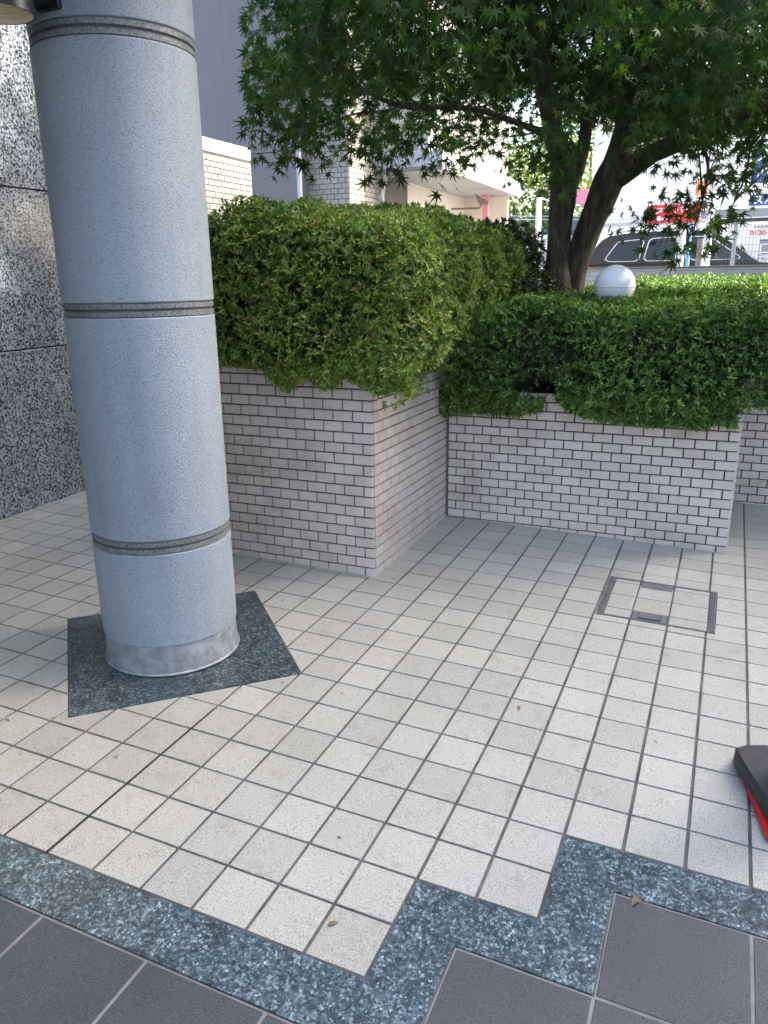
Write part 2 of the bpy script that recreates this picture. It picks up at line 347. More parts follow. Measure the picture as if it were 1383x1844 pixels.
for u in range(-22, 24):
    for v in range(0, 29):
        if (u >= 0 and v < 2) or (u >= 2 and v < 4): continue
        q = [(u * T + GU, v * T + GV), ((u + 1) * T - GU, v * T + GV), ((u + 1) * T - GU, (v + 1) * T - GV), (u * T + GU, (v + 1) * T - GV)]
        cx, cy = (u + .5) * T, (v + .5) * T; polys = [q]; whole = True
        if abs(cx - PC[0]) + abs(cy - PC[1]) < PH + .17:
            polys = minus(polys, dpl); polys = [p for p in polys if area(p) > 2e-5]; whole = False
        elif HX0 - .08 < cx < HX1 + .08 and HY0 - .08 < cy < HY1 + .08:
            polys = minus(polys, hpl); polys = [p for p in polys if area(p) > 2e-5]; whole = False
        if not polys: continue
        P = pix([(x, y, fz(x, y)) for x, y in q]); c = P.mean(0); a = area([tuple(p) for p in P])
        vis = -20 < P[:, 0].max() and P[:, 0].min() < 1400 and P[:, 1].min() < 1860 and P[:, 1].max() > 860
        if vis:
            hid = (cx < -.9 and cy > 2.05 and cx > -1.95) or (-.9 < cx < .65 and cy > 3.05) or cy > 4.1 or (cx < -1.95 and cy > 2.75)
            vis = not hid
        cells.append((a if vis else 0, u, v, polys, whole))
cells.sort(key=lambda c: -c[0])
def tile_mesh(u, v, polys, tint):
    b = MB(); dz = random.gauss(0, .0003)
    for p in polys: b.prism([(x - (u + .5) * T, y - (v + .5) * T) for x, y in p], -.012, dz, .0009 if len(polys) == 1 else 0)
    me = mesh_np('floor_tile', b.v, b.f, [tint] * len(b.v)); return me
whole_me = []
for k in range(24):
    whole_me.append(tile_mesh(0, 0, [[(GU, GV), (T - GU, GV), (T - GU, T - GV), (GU, T - GV)]], k / 23)); whole_me[-1].materials.append(M['ftile'])
rest = MB(); rest_t = []
for i, (a, u, v, polys, whole) in enumerate(cells):
    if i < 300 and a > 0:
        me = random.choice(whole_me) if whole else tile_mesh(u, v, polys, random.random())
        link('floor_tile', me, 'ftile', pave, ((u + .5) * T, (v + .5) * T, random.gauss(0, .00025)))
    else:
        n0 = len(rest.v); dz = random.gauss(0, .0003)
        for p in polys: rest.prism(p, -.012, dz)
        rest_t += [random.random()] * (len(rest.v) - n0)
o = link('floor_tile_remainder', mesh_np('floor_tile_remainder', rest.v, rest.f, rest_t), 'ftile', pave); o['kind'] = 'stuff'
# blue granite border, stepped
gs = [(-24, -1, -9, 0), (-9, -1, -2.5, 0), (-2.5, -1, 1, 0), (0, 0, 1, 2), (1, 1, 3, 2), (2, 2, 3, 4), (3, 3, 9, 4), (9, 3, 20, 4)]
for (u0, v0, u1, v1) in gs:
    e = .0018; a = [u0 * T, v0 * T, u1 * T, v1 * T]
    if (u0, v0) == (3, 3): a[0] += .003
    if (u0, v0) == (-2.5, -1): poly = [(a[0], a[1] + .004), (a[2] - .004, a[1] + .004), (a[2] - .004, a[3]), (.004, 0), (.004, -.0045), (a[0], -.0045)]
    elif (u0, v0) == (0, 0): poly = [(.004, 0), (T - .004, 0), (T - .004, T), (T, T + .0), (T, 2 * T - .004), (.004, 2 * T - .004)]
    elif (u0, v0) == (1, 1): poly = [(T, T + .004), (3 * T - .004, T + .004), (3 * T - .004, 2 * T), (2 * T + .004, 2 * T), (2 * T + .004, 2 * T - .004), (T, 2 * T - .004)]
    elif (u0, v0) == (2, 2): poly = [(2 * T + .004, 2 * T), (3 * T - .004, 2 * T), (3 * T - .004, 3 * T + .004), (3 * T, 3 * T + .004), (3 * T, 4 * T - .004), (2 * T + .004, 4 * T - .004)]
    else: poly = [(a[0], a[1] + .004), (a[2], a[1] + .004), (a[2], a[3] - .0045), (a[0], a[3] - .0045)]
    MB().prism(poly, -.012, random.uniform(-.0004, .0002)).build('granite_border', 'bgran2', pave)
MB().prism([(-3.4, -1.66), (3.3, -1.66), (3.3, 3 * T), (3 * T, 3 * T), (3 * T, T), (T, T), (T, -T), (-3.4, -T)], -.0034, -.0018).build('pale_grout_bed', 'pgrout', pave)
# charcoal 300 mm tiles
for u in range(-25, 21, 2):
    for v in range(-11, 3, 2):
        if v == -1 and u < 1: continue
        if v == 1 and u < 3: continue
        q = [(u * T + .004, v * T + .004), ((u + 2) * T - .004, v * T + .004), ((u + 2) * T - .004, (v + 2) * T - .004), (u * T + .004, (v + 2) * T - .004)]
        MB().prism([(x - (u + 1) * T, y - (v + 1) * T) for x, y in q], -.012, .0, .001).build('charcoal_tile', 'dtile', pave, loc=((u + 1) * T, (v + 1) * T, random.gauss(0, .0003)))
MB().prism([(PC[0] - PH, PC[1]), (PC[0], PC[1] - PH), (PC[0] + PH, PC[1]), (PC[0], PC[1] + PH)], -.012, .0005, .001).build('granite_base_slab', 'bgran', pave)
MB().box((-6 * T - .0042, .003, -.006), (-6 * T + .0042, 4.85 * T, -.0012)).build('sealant_joint', 'seal', pave)
MB().box((-7 * T - .003, .003, -.006), (-7 * T + .003, .96 * T, -.0012)).build('sealant_joint', 'seal', pave)
# hatch in the paving
def on_floor(o, x, y): o.matrix_world = FM @ Matrix.Translation((x, y, 0))
ht = empty('floor_hatch', 'square tile filled access hatch with steel frame set in the paving', 'hatch'); on_floor(ht, (HX0 + HX1) / 2, (HY0 + HY1) / 2)
hw, hh = (HX1 - HX0) / 2, (HY1 - HY0) / 2; ox, oy = (HX0 + HX1) / 2, (HY0 + HY1) / 2
MB().box((-hw, -hh, -.03), (hw, hh, -.006)).build('tray', 'mortar', ht)
for sx in (-1, 1):
    for k, (a, b) in enumerate(((0, .007), (.010, .016), (.019, .025))): MB().box((sx * (hw - a), -hh, -.02), (sx * (hw - b), hh, .0012), .001).build('frame_bar', 'steel', ht)
for sy in (-1, 1):
    for a, b in ((0, .004), (.007, .011)): MB().box((-hw + .026, sy * (hh - a), -.02), (hw - .026, sy * (hh - b), .001), .001).build('frame_bar', 'steel', ht)
us = [HX0 + .028, 2 * T, 3 * T, HX1 - .028]; vs = [HY0 + .014, 14 * T, 15 * T, 16 * T, HY1 - .014]
for i in range(3):
    for j in range(4):
        q = [us[i] + .003, vs[j] + .0025, us[i + 1] - .003, vs[j + 1] - .0025]
        if q[3] - q[1] < .01: continue
        if i == 1 and j in (0, 3): continue
        b = MB().box((q[0] - ox, q[1] - oy, -.012), (q[2] - ox, q[3] - oy, .0), .001); link('hatch_tile', mesh_np('hatch_tile', b.v, b.f, [random.random() * .4] * len(b.v)), 'ftile', ht)
for j, sy in ((0, -1), (3, 1)):
    y0, y1 = (vs[0] - oy, vs[1] - oy) if sy < 0 else (vs[3] - oy - .03, vs[4] - oy)
    hp = MB().box((us[1] - ox + .006, y0, -.012), (us[2] - ox - .006, y1, .0008), .001).build('handle_plate', 'steel', ht)
    if sy < 0: MB().tube([(us[1] - ox + .03, y1 - .02, .001), (us[1] - ox + .03, y0 + .012, .003), (us[2] - ox - .03, y0 + .012, .003), (us[2] - ox - .03, y1 - .02, .001)], .0025, 6).build('handle', 'steel_d', hp)

# ------------------------------------------------------------------ column
cx, cy = -1.3135, 1.042; cz = fz(cx, cy); r0 = .2505
c = empty('column', 'round grey textured column with three dark bands on a granite diamond', 'column', (cx, cy, cz))
z_ = lambda z: z - cz
def drum(z0, z1): MB().lathe([(r0 - .004, z0), (r0, z0 + .004), (r0, (z0 + z1) / 2), (r0, z1 - .004), (r0 - .004, z1)], 96).build('drum', 'col', c, True)
bands = [(.508, .556), (1.305, 1.351), (2.096, 2.143)]; lo = .158
for a, b in bands + [(2.70, 2.75)]: drum(z_(lo), z_(a)); lo = b
for a, b in bands:
    m_ = (a + b) / 2; MB().lathe([(r0 - .008, z_(a)), (r0 - .008, z_(b))], 96, cap=False).build('groove', 'groove', c, True)
    for p0, p1 in ((a + .001, m_ - .003), (m_ + .003, b - .001)):
        MB().lathe([(r0 - .009, z_(p0)), (r0 - .002, z_(p0) + .002), (r0 - .002, z_(p1) - .002), (r0 - .009, z_(p1))], 96, cap=False).build('band', 'band', c, True)
MB().lathe([(r0 - .001, -.004), (r0 - .002, .02), (r0 - .004, .06), (r0 - .006, z_(.158)), (r0 - .02, z_(.158) + .002)], 96).build('collar', 'collar', c, True)
MB().lathe([(r0 + .005, .0), (r0 + .004, .003), (r0, .006)], 96, cap=False).build('sealant_ring', 'collar', c, True)
# column lamp
lp = empty('column_lamp', 'black cylinder downlight with gold ribbed reflector on the column', 'lamp', (-1.335, .612, 2.11))
MB().lathe([(.094, 0), (.098, .0), (.098, .26), (.09, .27), (.02, .272)], 48, cap=False).build('housing', 'black', lp, True)
pr = []
for i in range(7): pr += [(.094 - .0055 * i, .001 + .012 * i), (.092 - .0055 * i, .010 + .012 * i), (.0865 - .0055 * i, .0105 + .012 * i)]
MB().lathe(pr, 48, cap=False).build('reflector', 'gold', lp, True)
MB().lathe([(.055, .078), (.02, .082)], 32).build('lens', 'bulb', lp)
MB().box((-.022, .09, .06), (.022, .185, .13), .004).build('bracket', 'black', lp)
MB().box((-.03, .170, .05), (.06, .2, .17), .004).build('mounting_plate', 'black', lp)

# ------------------------------------------------------------------ building on the left: granite wall, canopy
gw = empty('granite_wall', 'polished black and white speckled granite wall behind the column', 'wall', (-3.2, 0, 0))
MB().box((-.6, -6, -.2), (-.03, 3.35, 4.2)).build('backing', 'mortar', gw)
ZJ = [-.1, 1.048, 1.934, 2.82, 3.7]; YJ = [-6, -4.7, -3.4, -2.1, -.8, .5, 1.68, 2.86, 3.36]
for i in range(4):
    for j in range(8): MB().box((-.03, YJ[j] + .003, ZJ[i] + .004), (0, YJ[j + 1] - .003, ZJ[i + 1] - .004), .003).build('granite_slab', 'wgran', gw)
cn = empty('entrance_canopy', 'flat grey entrance canopy carried by the round column', 'canopy', (-2.0, -.5, 2.70))
MB().box((-1.2, -5.2, .0), (1.2, 2.0, .28), .01).build('roof_slab', 'ceil', cn)
MB().box((1.2, -5.2, -.04), (1.24, 2.02, .32), .006).build('fascia', 'panel', cn)

# ------------------------------------------------------------------ planters faced with small wall tiles
_tm = {}
def wall_tile(wd, h, m):
    k = (round(wd, 3), round(h, 3), m)
    if k not in _tm:
        x, z, c_ = wd / 2, h / 2, .0018; V = []
        for (dx, y) in ((0, .006), (0, -.0022), (c_, -.004)):
            V += [(-x + dx, y, -z + dx), (x - dx, y, -z + dx), (x - dx, y, z - dx), (-x + dx, y, z - dx)]
        F = []
        for j in (0, 4):
            for i in range(4): q = (i + 1) % 4; F.append((j + i, j + q, j + 4 + q, j + 4 + i))
        F.append((8, 9, 10, 11)); me = mesh_np('wall_tile', V, F); me.materials.append(M[m]); _tm[k] = me
    return _tm[k]
def clad(parent, p0, d, L, rows, zs, pw, ph, gap, first, m, start=0.0, budget=None, stuff=None, score=None, name='wall_tile'):
    """tiles on a vertical face: p0 = left bottom corner seen from outside, d = unit direction to the right"""
    d = np.array(d, float); ang = math.atan2(d[1], d[0]); out = np.array([d[1], -d[0]])
    lst = []
    for k in range(rows):
        off = first if k % 2 == 0 else (pw / 2 if first == 0 else 0); x = start - (pw - off if off else 0)
        while x < L - .004:
            a, b = max(x, start), min(x + pw, L)
            if b - a > .012: lst.append((a, b, zs + ph * k))
            x += pw
    for a, b, z in lst:
        mx = (a + b) / 2; P = np.array([p0[0] + d[0] * mx, p0[1] + d[1] * mx]) + out * -.0005
        yield (P[0], P[1], z + ph / 2, b - a - gap, ph - gap, ang, m, name)
def place(parent, items, ppos, limit=300, vis=None):
    items = list(items)
    if vis: items.sort(key=lambda t: -vis(t))
    sm = MB()
    for i, (x, y, z, wd, h, ang, m, name) in enumerate(items):
        if i < limit and (vis is None or vis(items[i]) > 0):
            wob = random.gauss(0, .0003)
            link(name, wall_tile(wd, h, m), None, parent, (x - ppos[0] - math.sin(ang) * wob, y - ppos[1] + math.cos(ang) * wob, z - ppos[2]), ang)
        else:
            me = wall_tile(wd, h, m); ca, sa = math.cos(ang), math.sin(ang)
            sm.add([(v.co.x * ca - v.co.y * sa + x - ppos[0], v.co.x * sa + v.co.y * ca + y - ppos[1], v.co.z + z - ppos[2]) for v in me.vertices], [tuple(p.vertices) for p in me.polygons]); mm = m
    if sm.v: o = sm.build('wall_tile_remainder', mm, parent); o['kind'] = 'stuff'
def scr(t):
    x, y, z, wd, h, ang = t[:6]; dx, dy = math.cos(ang) * wd / 2, math.sin(ang) * wd / 2
    P = pix([(x - dx, y - dy, z - h / 2), (x + dx, y + dy, z - h / 2), (x + dx, y + dy, z + h / 2), (x - dx, y - dy, z + h / 2)])
    if P[:, 0].max() < -10 or P[:, 0].min() > 1393 or P[:, 1].max() < 0: return 0
    return area([tuple(p) for p in P])
BX0, BXC, BY = -2.02, -.8706, 1.9879; BZ = .0429; BTOP = BZ + 20 * .05
KY, KX0, KXR = 3.0083, -.8613, .6615; KZ = .0683; KTOP = KZ + 15 * .05
pl = empty('tall_planter', 'taller tiled planter box beside the column, holding the high hedge', 'planter', (BX0, BY, 0))
pp = (BX0, BY, 0)
MB().box((.0, .005, -.02), (BXC - BX0 - .005, .16, BTOP - .002)).box((BXC - BX0 - .16, .16, -.02), (BXC - BX0 - .005, 3.2, BTOP - .002)).box((0, .16, -.02), (.15, 3.2, BTOP - .002)).box((.15, 3.05, -.02), (BXC - BX0 - .16, 3.2, BTOP - .002)).build('core_wall', 'mortar', pl)
MB().box((.15, .16, -.02), (BXC - BX0 - .16, 3.05, BTOP - .06)).build('soil', 'soil', pl)
def side_start(k): return 0
it = list(clad(pl, (BX0, BY), (1, 0), BXC - BX0, 20, BZ, .1, .05, .0052, 0, 'tile', start=BXC - BX0 - 1.15 if False else 0.0))
# shift so that the right end shows halves on even rows
it = []
for k in range(20):
    x = BXC - BX0; wfirst = .05 if k % 2 == 0 else .1
    while x > .012:
        a = max(0, x - wfirst); it.append(((a + x) / 2 + BX0, BY, BZ + .05 * k + .025, x - a - .0064, .0436, 0.0, 'tile', 'wall_tile')); x = a; wfirst = .1
for k in range(20):
    y = BY + .008; wfirst = (.1 if k % 2 == 0 else .05) - .008
    while y < KY - .015:
        b = min(KY - .012, y + wfirst); it.append((BXC, (y + b) / 2, BZ + .05 * k + .025, b - y - .0064, .0436, math.pi / 2, 'tile', 'wall_tile')); y = b; wfirst = .1
for k in range(15, 20):
    y = KY - .012; wfirst = .1 if k % 2 else .05
    while y < BY + 3.2: b = min(BY + 3.2, y + wfirst); it.append((BXC, (y + b) / 2, BZ + .05 * k + .025, b - y - .0064, .0436, math.pi / 2, 'tile', 'wall_tile')); y = b; wfirst = .1
for k in range(20):
    y = BY + .01
    while y < BY + 3.15: b = y + .1; it.append((BX0, (y + b) / 2 + (.05 if k % 2 else 0), BZ + .05 * k + .025, b - y - .0064, .0436, -math.pi / 2, 'tile', 'wall_tile')); y = b
place(pl, it, pp, 300, lambda t: scr(t) * (0.0 if abs(t[5] + math.pi / 2) < .01 else 1) * (0 if t[0] > BXC - .01 and t[1] > KY else 1))
# caulk where the two planters meet
lb = empty('low_planter', 'lower tiled planter bed with the clipped green hedge and maple', 'planter', (KX0, KY, 0)); lpp = (KX0, KY, 0)
Y2 = 4.0; XR2 = 4.2
b = MB(); W_ = KXR - KX0
b.box((.003, .005, -.02), (W_ - .005, .155, KTOP - .002)); b.box((W_ - .155, .155, -.02), (W_ - .005, Y2 - KY + .005, KTOP - .002)); b.box((W_ - .155, Y2 - KY + .005, -.06), (XR2, Y2 - KY + .155, KTOP - .002))
b.build('core_wall', 'mortar', lb)
MB().box((.01, .155, .0), (W_ - .155, 7.8, KTOP - .05)).box((W_ - .155, Y2 - KY + .155, .0), (XR2, 7.8, KTOP - .05)).build('soil', 'soil', lb)
MB().box((-.0090, -.001, -.02), (.0015, .02, KTOP)).build('caulk_joint', 'caulk', lb)
it = []
for k in range(-1, 15):
    x = KXR; wf = .1015 if k % 2 == 0 else .05075
    while x > KX0 + .02: a = max(KX0 + .001, x - wf); it.append(((a + x) / 2, KY, KZ + .05 * k + .025, x - a - .0064, .0436, 0.0, 'tile', 'wall_tile')); x = a; wf = .1015
    y = KY + .008; wf = (.05 if k % 2 == 0 else .1) - .008
    while y < Y2 - .03: bb = min(Y2 - .001, y + wf); it.append((KXR, (y + bb) / 2, KZ + .05 * k + .025, bb - y - .0064, .0436, math.pi / 2, 'tile', 'wall_tile')); y = bb; wf = .1
    x = KXR + .006; wf = .1 if k % 2 == 0 else .05
    while x < KX0 + XR2: bb = x + wf; it.append(((x + bb) / 2, Y2, KZ - .012 + .05 * k + .025, bb - x - .0064, .0436, 0.0, 'tile', 'wall_tile')); x = bb; wf = .1
place(lb, it, lpp, 300, lambda t: 0 if (t[5] > 1 or t[0] > 1.0) else scr(t))

# ------------------------------------------------------------------ vegetation
_P = rng.permutation(256); _P = np.concatenate([_P, _P, _P]); _G = rng.uniform(-1, 1, 256)
def vnoise(p):
    i = np.floor(p).astype(int); f = p - i; f = f * f * (3 - 2 * f); i &= 255; r = 0
    for dx in (0, 1):
        for dy in (0, 1):
            for dz in (0, 1):
                h = _G[_P[_P[_P[(i[:, 0] + dx) & 255] + ((i[:, 1] + dy) & 255)] + ((i[:, 2] + dz) & 255)]]
                r = r + h * (f[:, 0] if dx else 1 - f[:, 0]) * (f[:, 1] if dy else 1 - f[:, 1]) * (f[:, 2] if dz else 1 - f[:, 2])
    return r
def unit(v): return v / np.maximum(np.linalg.norm(v, axis=1, keepdims=True), 1e-9)
def rvec(n): return unit(rng.normal(size=(n, 3)))
def leaves_mesh(name, B, A, Nn, L, Wd, tint):
    """folded kite leaves: base, left, tip, right"""
    n = len(B); A = unit(A); Sd = unit(np.cross(Nn, A)); Nn = np.cross(A, Sd); L = L[:, None]; Wd = Wd[:, None]
    V = np.empty((n, 4, 3)); V[:, 0] = B; V[:, 1] = B + A * L * .52 - Sd * Wd * .5 + Nn * L * .07; V[:, 2] = B + A * L - Nn * L * .10
    V[:, 3] = B + A * L * .52 + Sd * Wd * .5 + Nn * L * .07
    i = np.arange(n)[:, None] * 4; F = np.concatenate([i + [0, 2, 1], i + [0, 3, 2]], 0)
    return mesh_np(name, V.reshape(-1, 3), F, np.repeat(tint, 4))
def rosettes(P, Nrm, per, L, Wd, spread=.9, tb=None):
    n = len(P); Nrm = unit(Nrm); t = rng.random(n) if tb is None else tb
    B = np.repeat(P, per, 0); NN = np.repeat(Nrm, per, 0); k = len(B)
    rv = rvec(k); tang = unit(rv - NN * np.sum(rv * NN, 1, keepdims=True)); el = rng.uniform(.05, 1.0, (k, 1)) * spread
    A = unit(NN * (1.05 - el) + tang * (el + .25)); Nl = unit(NN * .9 + rvec(k) * .45 + tang * -.2)
    sc = np.repeat(rng.uniform(.65, 1.3, n), per) * rng.uniform(.6, 1.2, k)
    tt = np.clip(np.repeat(t, per) + rng.normal(0, .13, k), 0, 1)
    return B + rvec(k) * .004, A, Nl, L * sc, Wd * sc, tt
def rbox(n, lo, hi, r, faces):
    lo = np.array(lo, float); hi = np.array(hi, float); d = hi - lo
    F = dict(x0=(0, 0), x1=(0, 1), y0=(1, 0), y1=(1, 1), z1=(2, 1)); ars = []
    for f in faces: a = F[f][0]; o_ = [i for i in range(3) if i != a]; ars.append(d[o_[0]] * d[o_[1]] * faces[f])
    ars = np.array(ars); cnt = (ars * n).astype(int); out = []
    for f, c_ in zip(faces, cnt):
        a, s_ = F[f]; q = lo + rng.random((c_, 3)) * d; q[:, a] = hi[a] if s_ else lo[a]; out.append(q)
    q = np.concatenate(out); cl = np.clip(q, lo + r, hi - r); nn = unit(q - cl); return cl + nn * r, nn
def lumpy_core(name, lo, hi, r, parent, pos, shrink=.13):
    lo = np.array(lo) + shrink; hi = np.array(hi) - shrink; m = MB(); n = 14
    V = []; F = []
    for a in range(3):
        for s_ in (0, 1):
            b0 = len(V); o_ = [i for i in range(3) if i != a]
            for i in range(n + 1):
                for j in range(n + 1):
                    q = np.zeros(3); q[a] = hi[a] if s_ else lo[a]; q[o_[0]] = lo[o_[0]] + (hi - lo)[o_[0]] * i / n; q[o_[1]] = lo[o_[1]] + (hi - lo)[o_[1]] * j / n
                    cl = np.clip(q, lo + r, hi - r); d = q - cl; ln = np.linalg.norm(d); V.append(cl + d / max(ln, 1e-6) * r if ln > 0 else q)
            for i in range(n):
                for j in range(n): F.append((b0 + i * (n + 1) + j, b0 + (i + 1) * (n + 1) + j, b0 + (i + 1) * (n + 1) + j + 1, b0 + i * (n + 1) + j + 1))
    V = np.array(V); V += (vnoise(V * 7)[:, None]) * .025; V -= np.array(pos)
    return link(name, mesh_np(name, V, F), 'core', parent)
def hedge(name, label, pos, boxes, m, density, per, L, Wd, bottom=None, amp=.05, holes=.36, layers=3, cores=True, grow=None, brush=None):
    h = empty(name, label, 'hedge', pos); Bs = []
    for lo, hi, r, faces, dens in boxes:
        P, nn = rbox(density * dens, lo, hi, r, faces)
        amp_n = vnoise(P * 3.4) * amp * 1.5 + vnoise(P * 9) * amp * .8
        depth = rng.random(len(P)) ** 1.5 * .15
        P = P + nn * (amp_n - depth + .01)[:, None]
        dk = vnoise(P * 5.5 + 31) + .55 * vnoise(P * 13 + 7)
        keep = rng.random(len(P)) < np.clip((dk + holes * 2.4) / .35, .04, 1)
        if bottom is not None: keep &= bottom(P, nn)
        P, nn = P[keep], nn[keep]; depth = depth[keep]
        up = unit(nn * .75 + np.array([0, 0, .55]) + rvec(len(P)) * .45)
        tb = np.clip(.52 + .5 * vnoise(P * 3 + 50) * .6 + rng.normal(0, .24, len(P)) - depth * 3.2, 0, 1)  # deeper leaves get a darker tint, painting in the hedge's inner shade
        Bs.append(rosettes(P, up, per, L, Wd, tb=tb))
        if cores: lumpy_core('inner_shade_core', lo, hi, max(r * .6, .03), h, pos)  # solid dark core stands in for the shade inside the hedge
    if brush is not None:
        P, nn = brush; Bs.append(rosettes(P, nn, per, L, Wd, tb=np.clip(rng.normal(.55, .2, len(P)), 0, 1)))
    c_ = [np.concatenate(x) for x in zip(*Bs)]; c_[0] = c_[0] - np.array(pos)
    link('foliage', leaves_mesh('foliage', *c_), m, h); tw_ = MB()
    for lo, hi, r, faces, dens in boxes[:2]:
        for _ in range(60):
            x = rng.uniform(lo[0] + .1, hi[0] - .1); y0 = lo[1] + rng.uniform(.07, .16); z = rng.uniform(lo[2] + .22, hi[2] - .12); a = np.array([x, y0, z]) - pos; d_ = np.array([rng.normal(0, .12), -rng.uniform(.0, .05), rng.uniform(.0, .12)])
            tw_.tube([a - d_ * .6 + [0, .12, -.05], a, a + d_], [.005, .0035, .0018], 4)
    tw_.build('twigs', 'bark', h)['kind'] = 'stuff'; return h
def poly_y(xs, pts): xp, yp = zip(*pts); return np.interp(xs, xp, yp)
# high hedge: lower edge over the tiles read from the photograph
HB1 = [(300, 655), (400, 652), (470, 660), (500, 690), (515, 705), (540, 690), (552, 668), (570, 690), (585, 702), (608, 690), (622, 672), (640, 690), (668, 700), (690, 712), (708, 700), (725, 705), (745, 722), (752, 700), (780, 690), (800, 735), (815, 745), (840, 700), (1000, 690)]
def bot1(P, nn):
    q = pix(P); side = P[:, 0] > -.80
    return q[:, 1] < poly_y(q[:, 0], HB1) + rng.normal(0, 9, len(P)) - 6
def drape(n, pts, Y, z1, spread, jit=.05):
    """hanging sprays in front of a tiled face between the wall rim and the read lower edge"""
    xs = rng.uniform(pts[0][0], pts[-1][0], n); yb = poly_y(xs, pts); top = np.array([pix((onY(x, 700, Y)[0], Y, z1))[0, 1] for x in xs])
    ys = top + (yb - top) * rng.random(n) ** .8; P = np.array([onY(x, y, Y - s_) for x, y, s_ in zip(xs, ys, rng.uniform(*spread, n))])
    nn = np.tile(np.array([0, -.8, -.15]), (n, 1)) + rvec(n) * .55; return P, nn
br1 = drape(1800, HB1[1:17], BY - .02, 1.06, (.01, .10))
xs = BXC + rng.uniform(.01, .12, 420); ys_ = rng.uniform(BY, KY, 420); zz = rng.uniform(.86, 1.05, 420); zz = np.where(vnoise(np.c_[ys_ * 6, ys_ * 0, ys_ * 0]) > .0, zz, np.maximum(zz, .98))
brs = (np.c_[xs, ys_, zz], np.tile([.8, -.1, -.1], (420, 1)) + rvec(420) * .5)
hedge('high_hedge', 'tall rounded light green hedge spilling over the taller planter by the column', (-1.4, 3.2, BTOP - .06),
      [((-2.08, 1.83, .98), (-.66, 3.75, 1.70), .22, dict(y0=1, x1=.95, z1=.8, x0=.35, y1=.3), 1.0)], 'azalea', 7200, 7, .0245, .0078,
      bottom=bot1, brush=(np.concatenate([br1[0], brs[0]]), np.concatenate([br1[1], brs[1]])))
HB2 = [(780, 735), (800, 752), (815, 745), (850, 742), (900, 748), (925, 752), (955, 742), (972, 738), (985, 700), (1000, 712), (1018, 735), (1050, 748), (1075, 757), (1110, 760), (1150, 765), (1180, 768), (1215, 766), (1260, 772), (1290, 762), (1325, 772), (1345, 785), (1383, 792), (1600, 800)]
def bot2(P, nn):
    q = pix(P); gap = (((q[:, 0] - 962) / 42) ** 2 + ((q[:, 1] - 697) / 17) ** 2 < 1) | (((q[:, 0] - 1012) / 17) ** 2 + ((q[:, 1] - 640) / 20) ** 2 < 1)
    gap &= P[:, 1] < 3.2
    return (q[:, 1] < poly_y(q[:, 0], HB2) + rng.normal(0, 8, len(P)) - 4) & ~(gap & (rng.random(len(P)) < .93))
dr = drape(3200, [p for p in HB2 if p[0] < 1340], KY - .02, KTOP + .03, (.01, .13)); qd = pix(dr[0]); kd = ~((qd[:, 0] > 932) & (qd[:, 0] < 1005) & (qd[:, 1] > 680) & (qd[:, 1] < 716))
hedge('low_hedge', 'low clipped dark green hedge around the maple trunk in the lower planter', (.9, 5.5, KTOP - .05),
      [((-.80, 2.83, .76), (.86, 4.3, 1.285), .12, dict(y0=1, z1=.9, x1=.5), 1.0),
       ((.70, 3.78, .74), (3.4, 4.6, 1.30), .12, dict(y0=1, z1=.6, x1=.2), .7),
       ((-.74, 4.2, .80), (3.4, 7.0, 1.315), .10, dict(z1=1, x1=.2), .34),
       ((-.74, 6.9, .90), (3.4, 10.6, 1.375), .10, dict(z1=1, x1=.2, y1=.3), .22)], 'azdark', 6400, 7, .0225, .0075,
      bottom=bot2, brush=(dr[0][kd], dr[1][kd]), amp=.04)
sp0 = far(1122, 520, 4.2)
# dark loose shrub at the end of the high hedge
def shrub(name, label, ctr, rad, m, n, per, L, Wd, base):
    h = empty(name, label, 'shrub', base); d = rvec(n); rr = (1 - rng.random(n) ** 2 * .55) * (1 + vnoise(d * 3) * .22)
    P = np.array(ctr) + d * np.array(rad) * rr[:, None]; P = P[P[:, 2] > base[2]]
    nn = unit((P - ctr) / np.array(rad) + [0, 0, .6] + rvec(len(P)) * .5); a = rosettes(P - np.array(base), nn, per, L, Wd)
    link('foliage', leaves_mesh('foliage', *a), m, h); b_ = MB()
    for k in range(9): e_ = d[k] * np.array(rad) * .8 + np.array(ctr) - np.array(base); b_.tube([(0, 0, 0), e_ * .5 + [0, 0, .1], e_], [.014, .009, .003], 5)
    b_.build('stem', 'bark', h); return h
shrub('loose_shrub', 'loose dark shrub at the far end of the high hedge', (-1.02, 4.0, 1.36), (.50, .58, .42), 'shrub', 5600, 6, .036, .014, (-1.02, 3.98, .98))

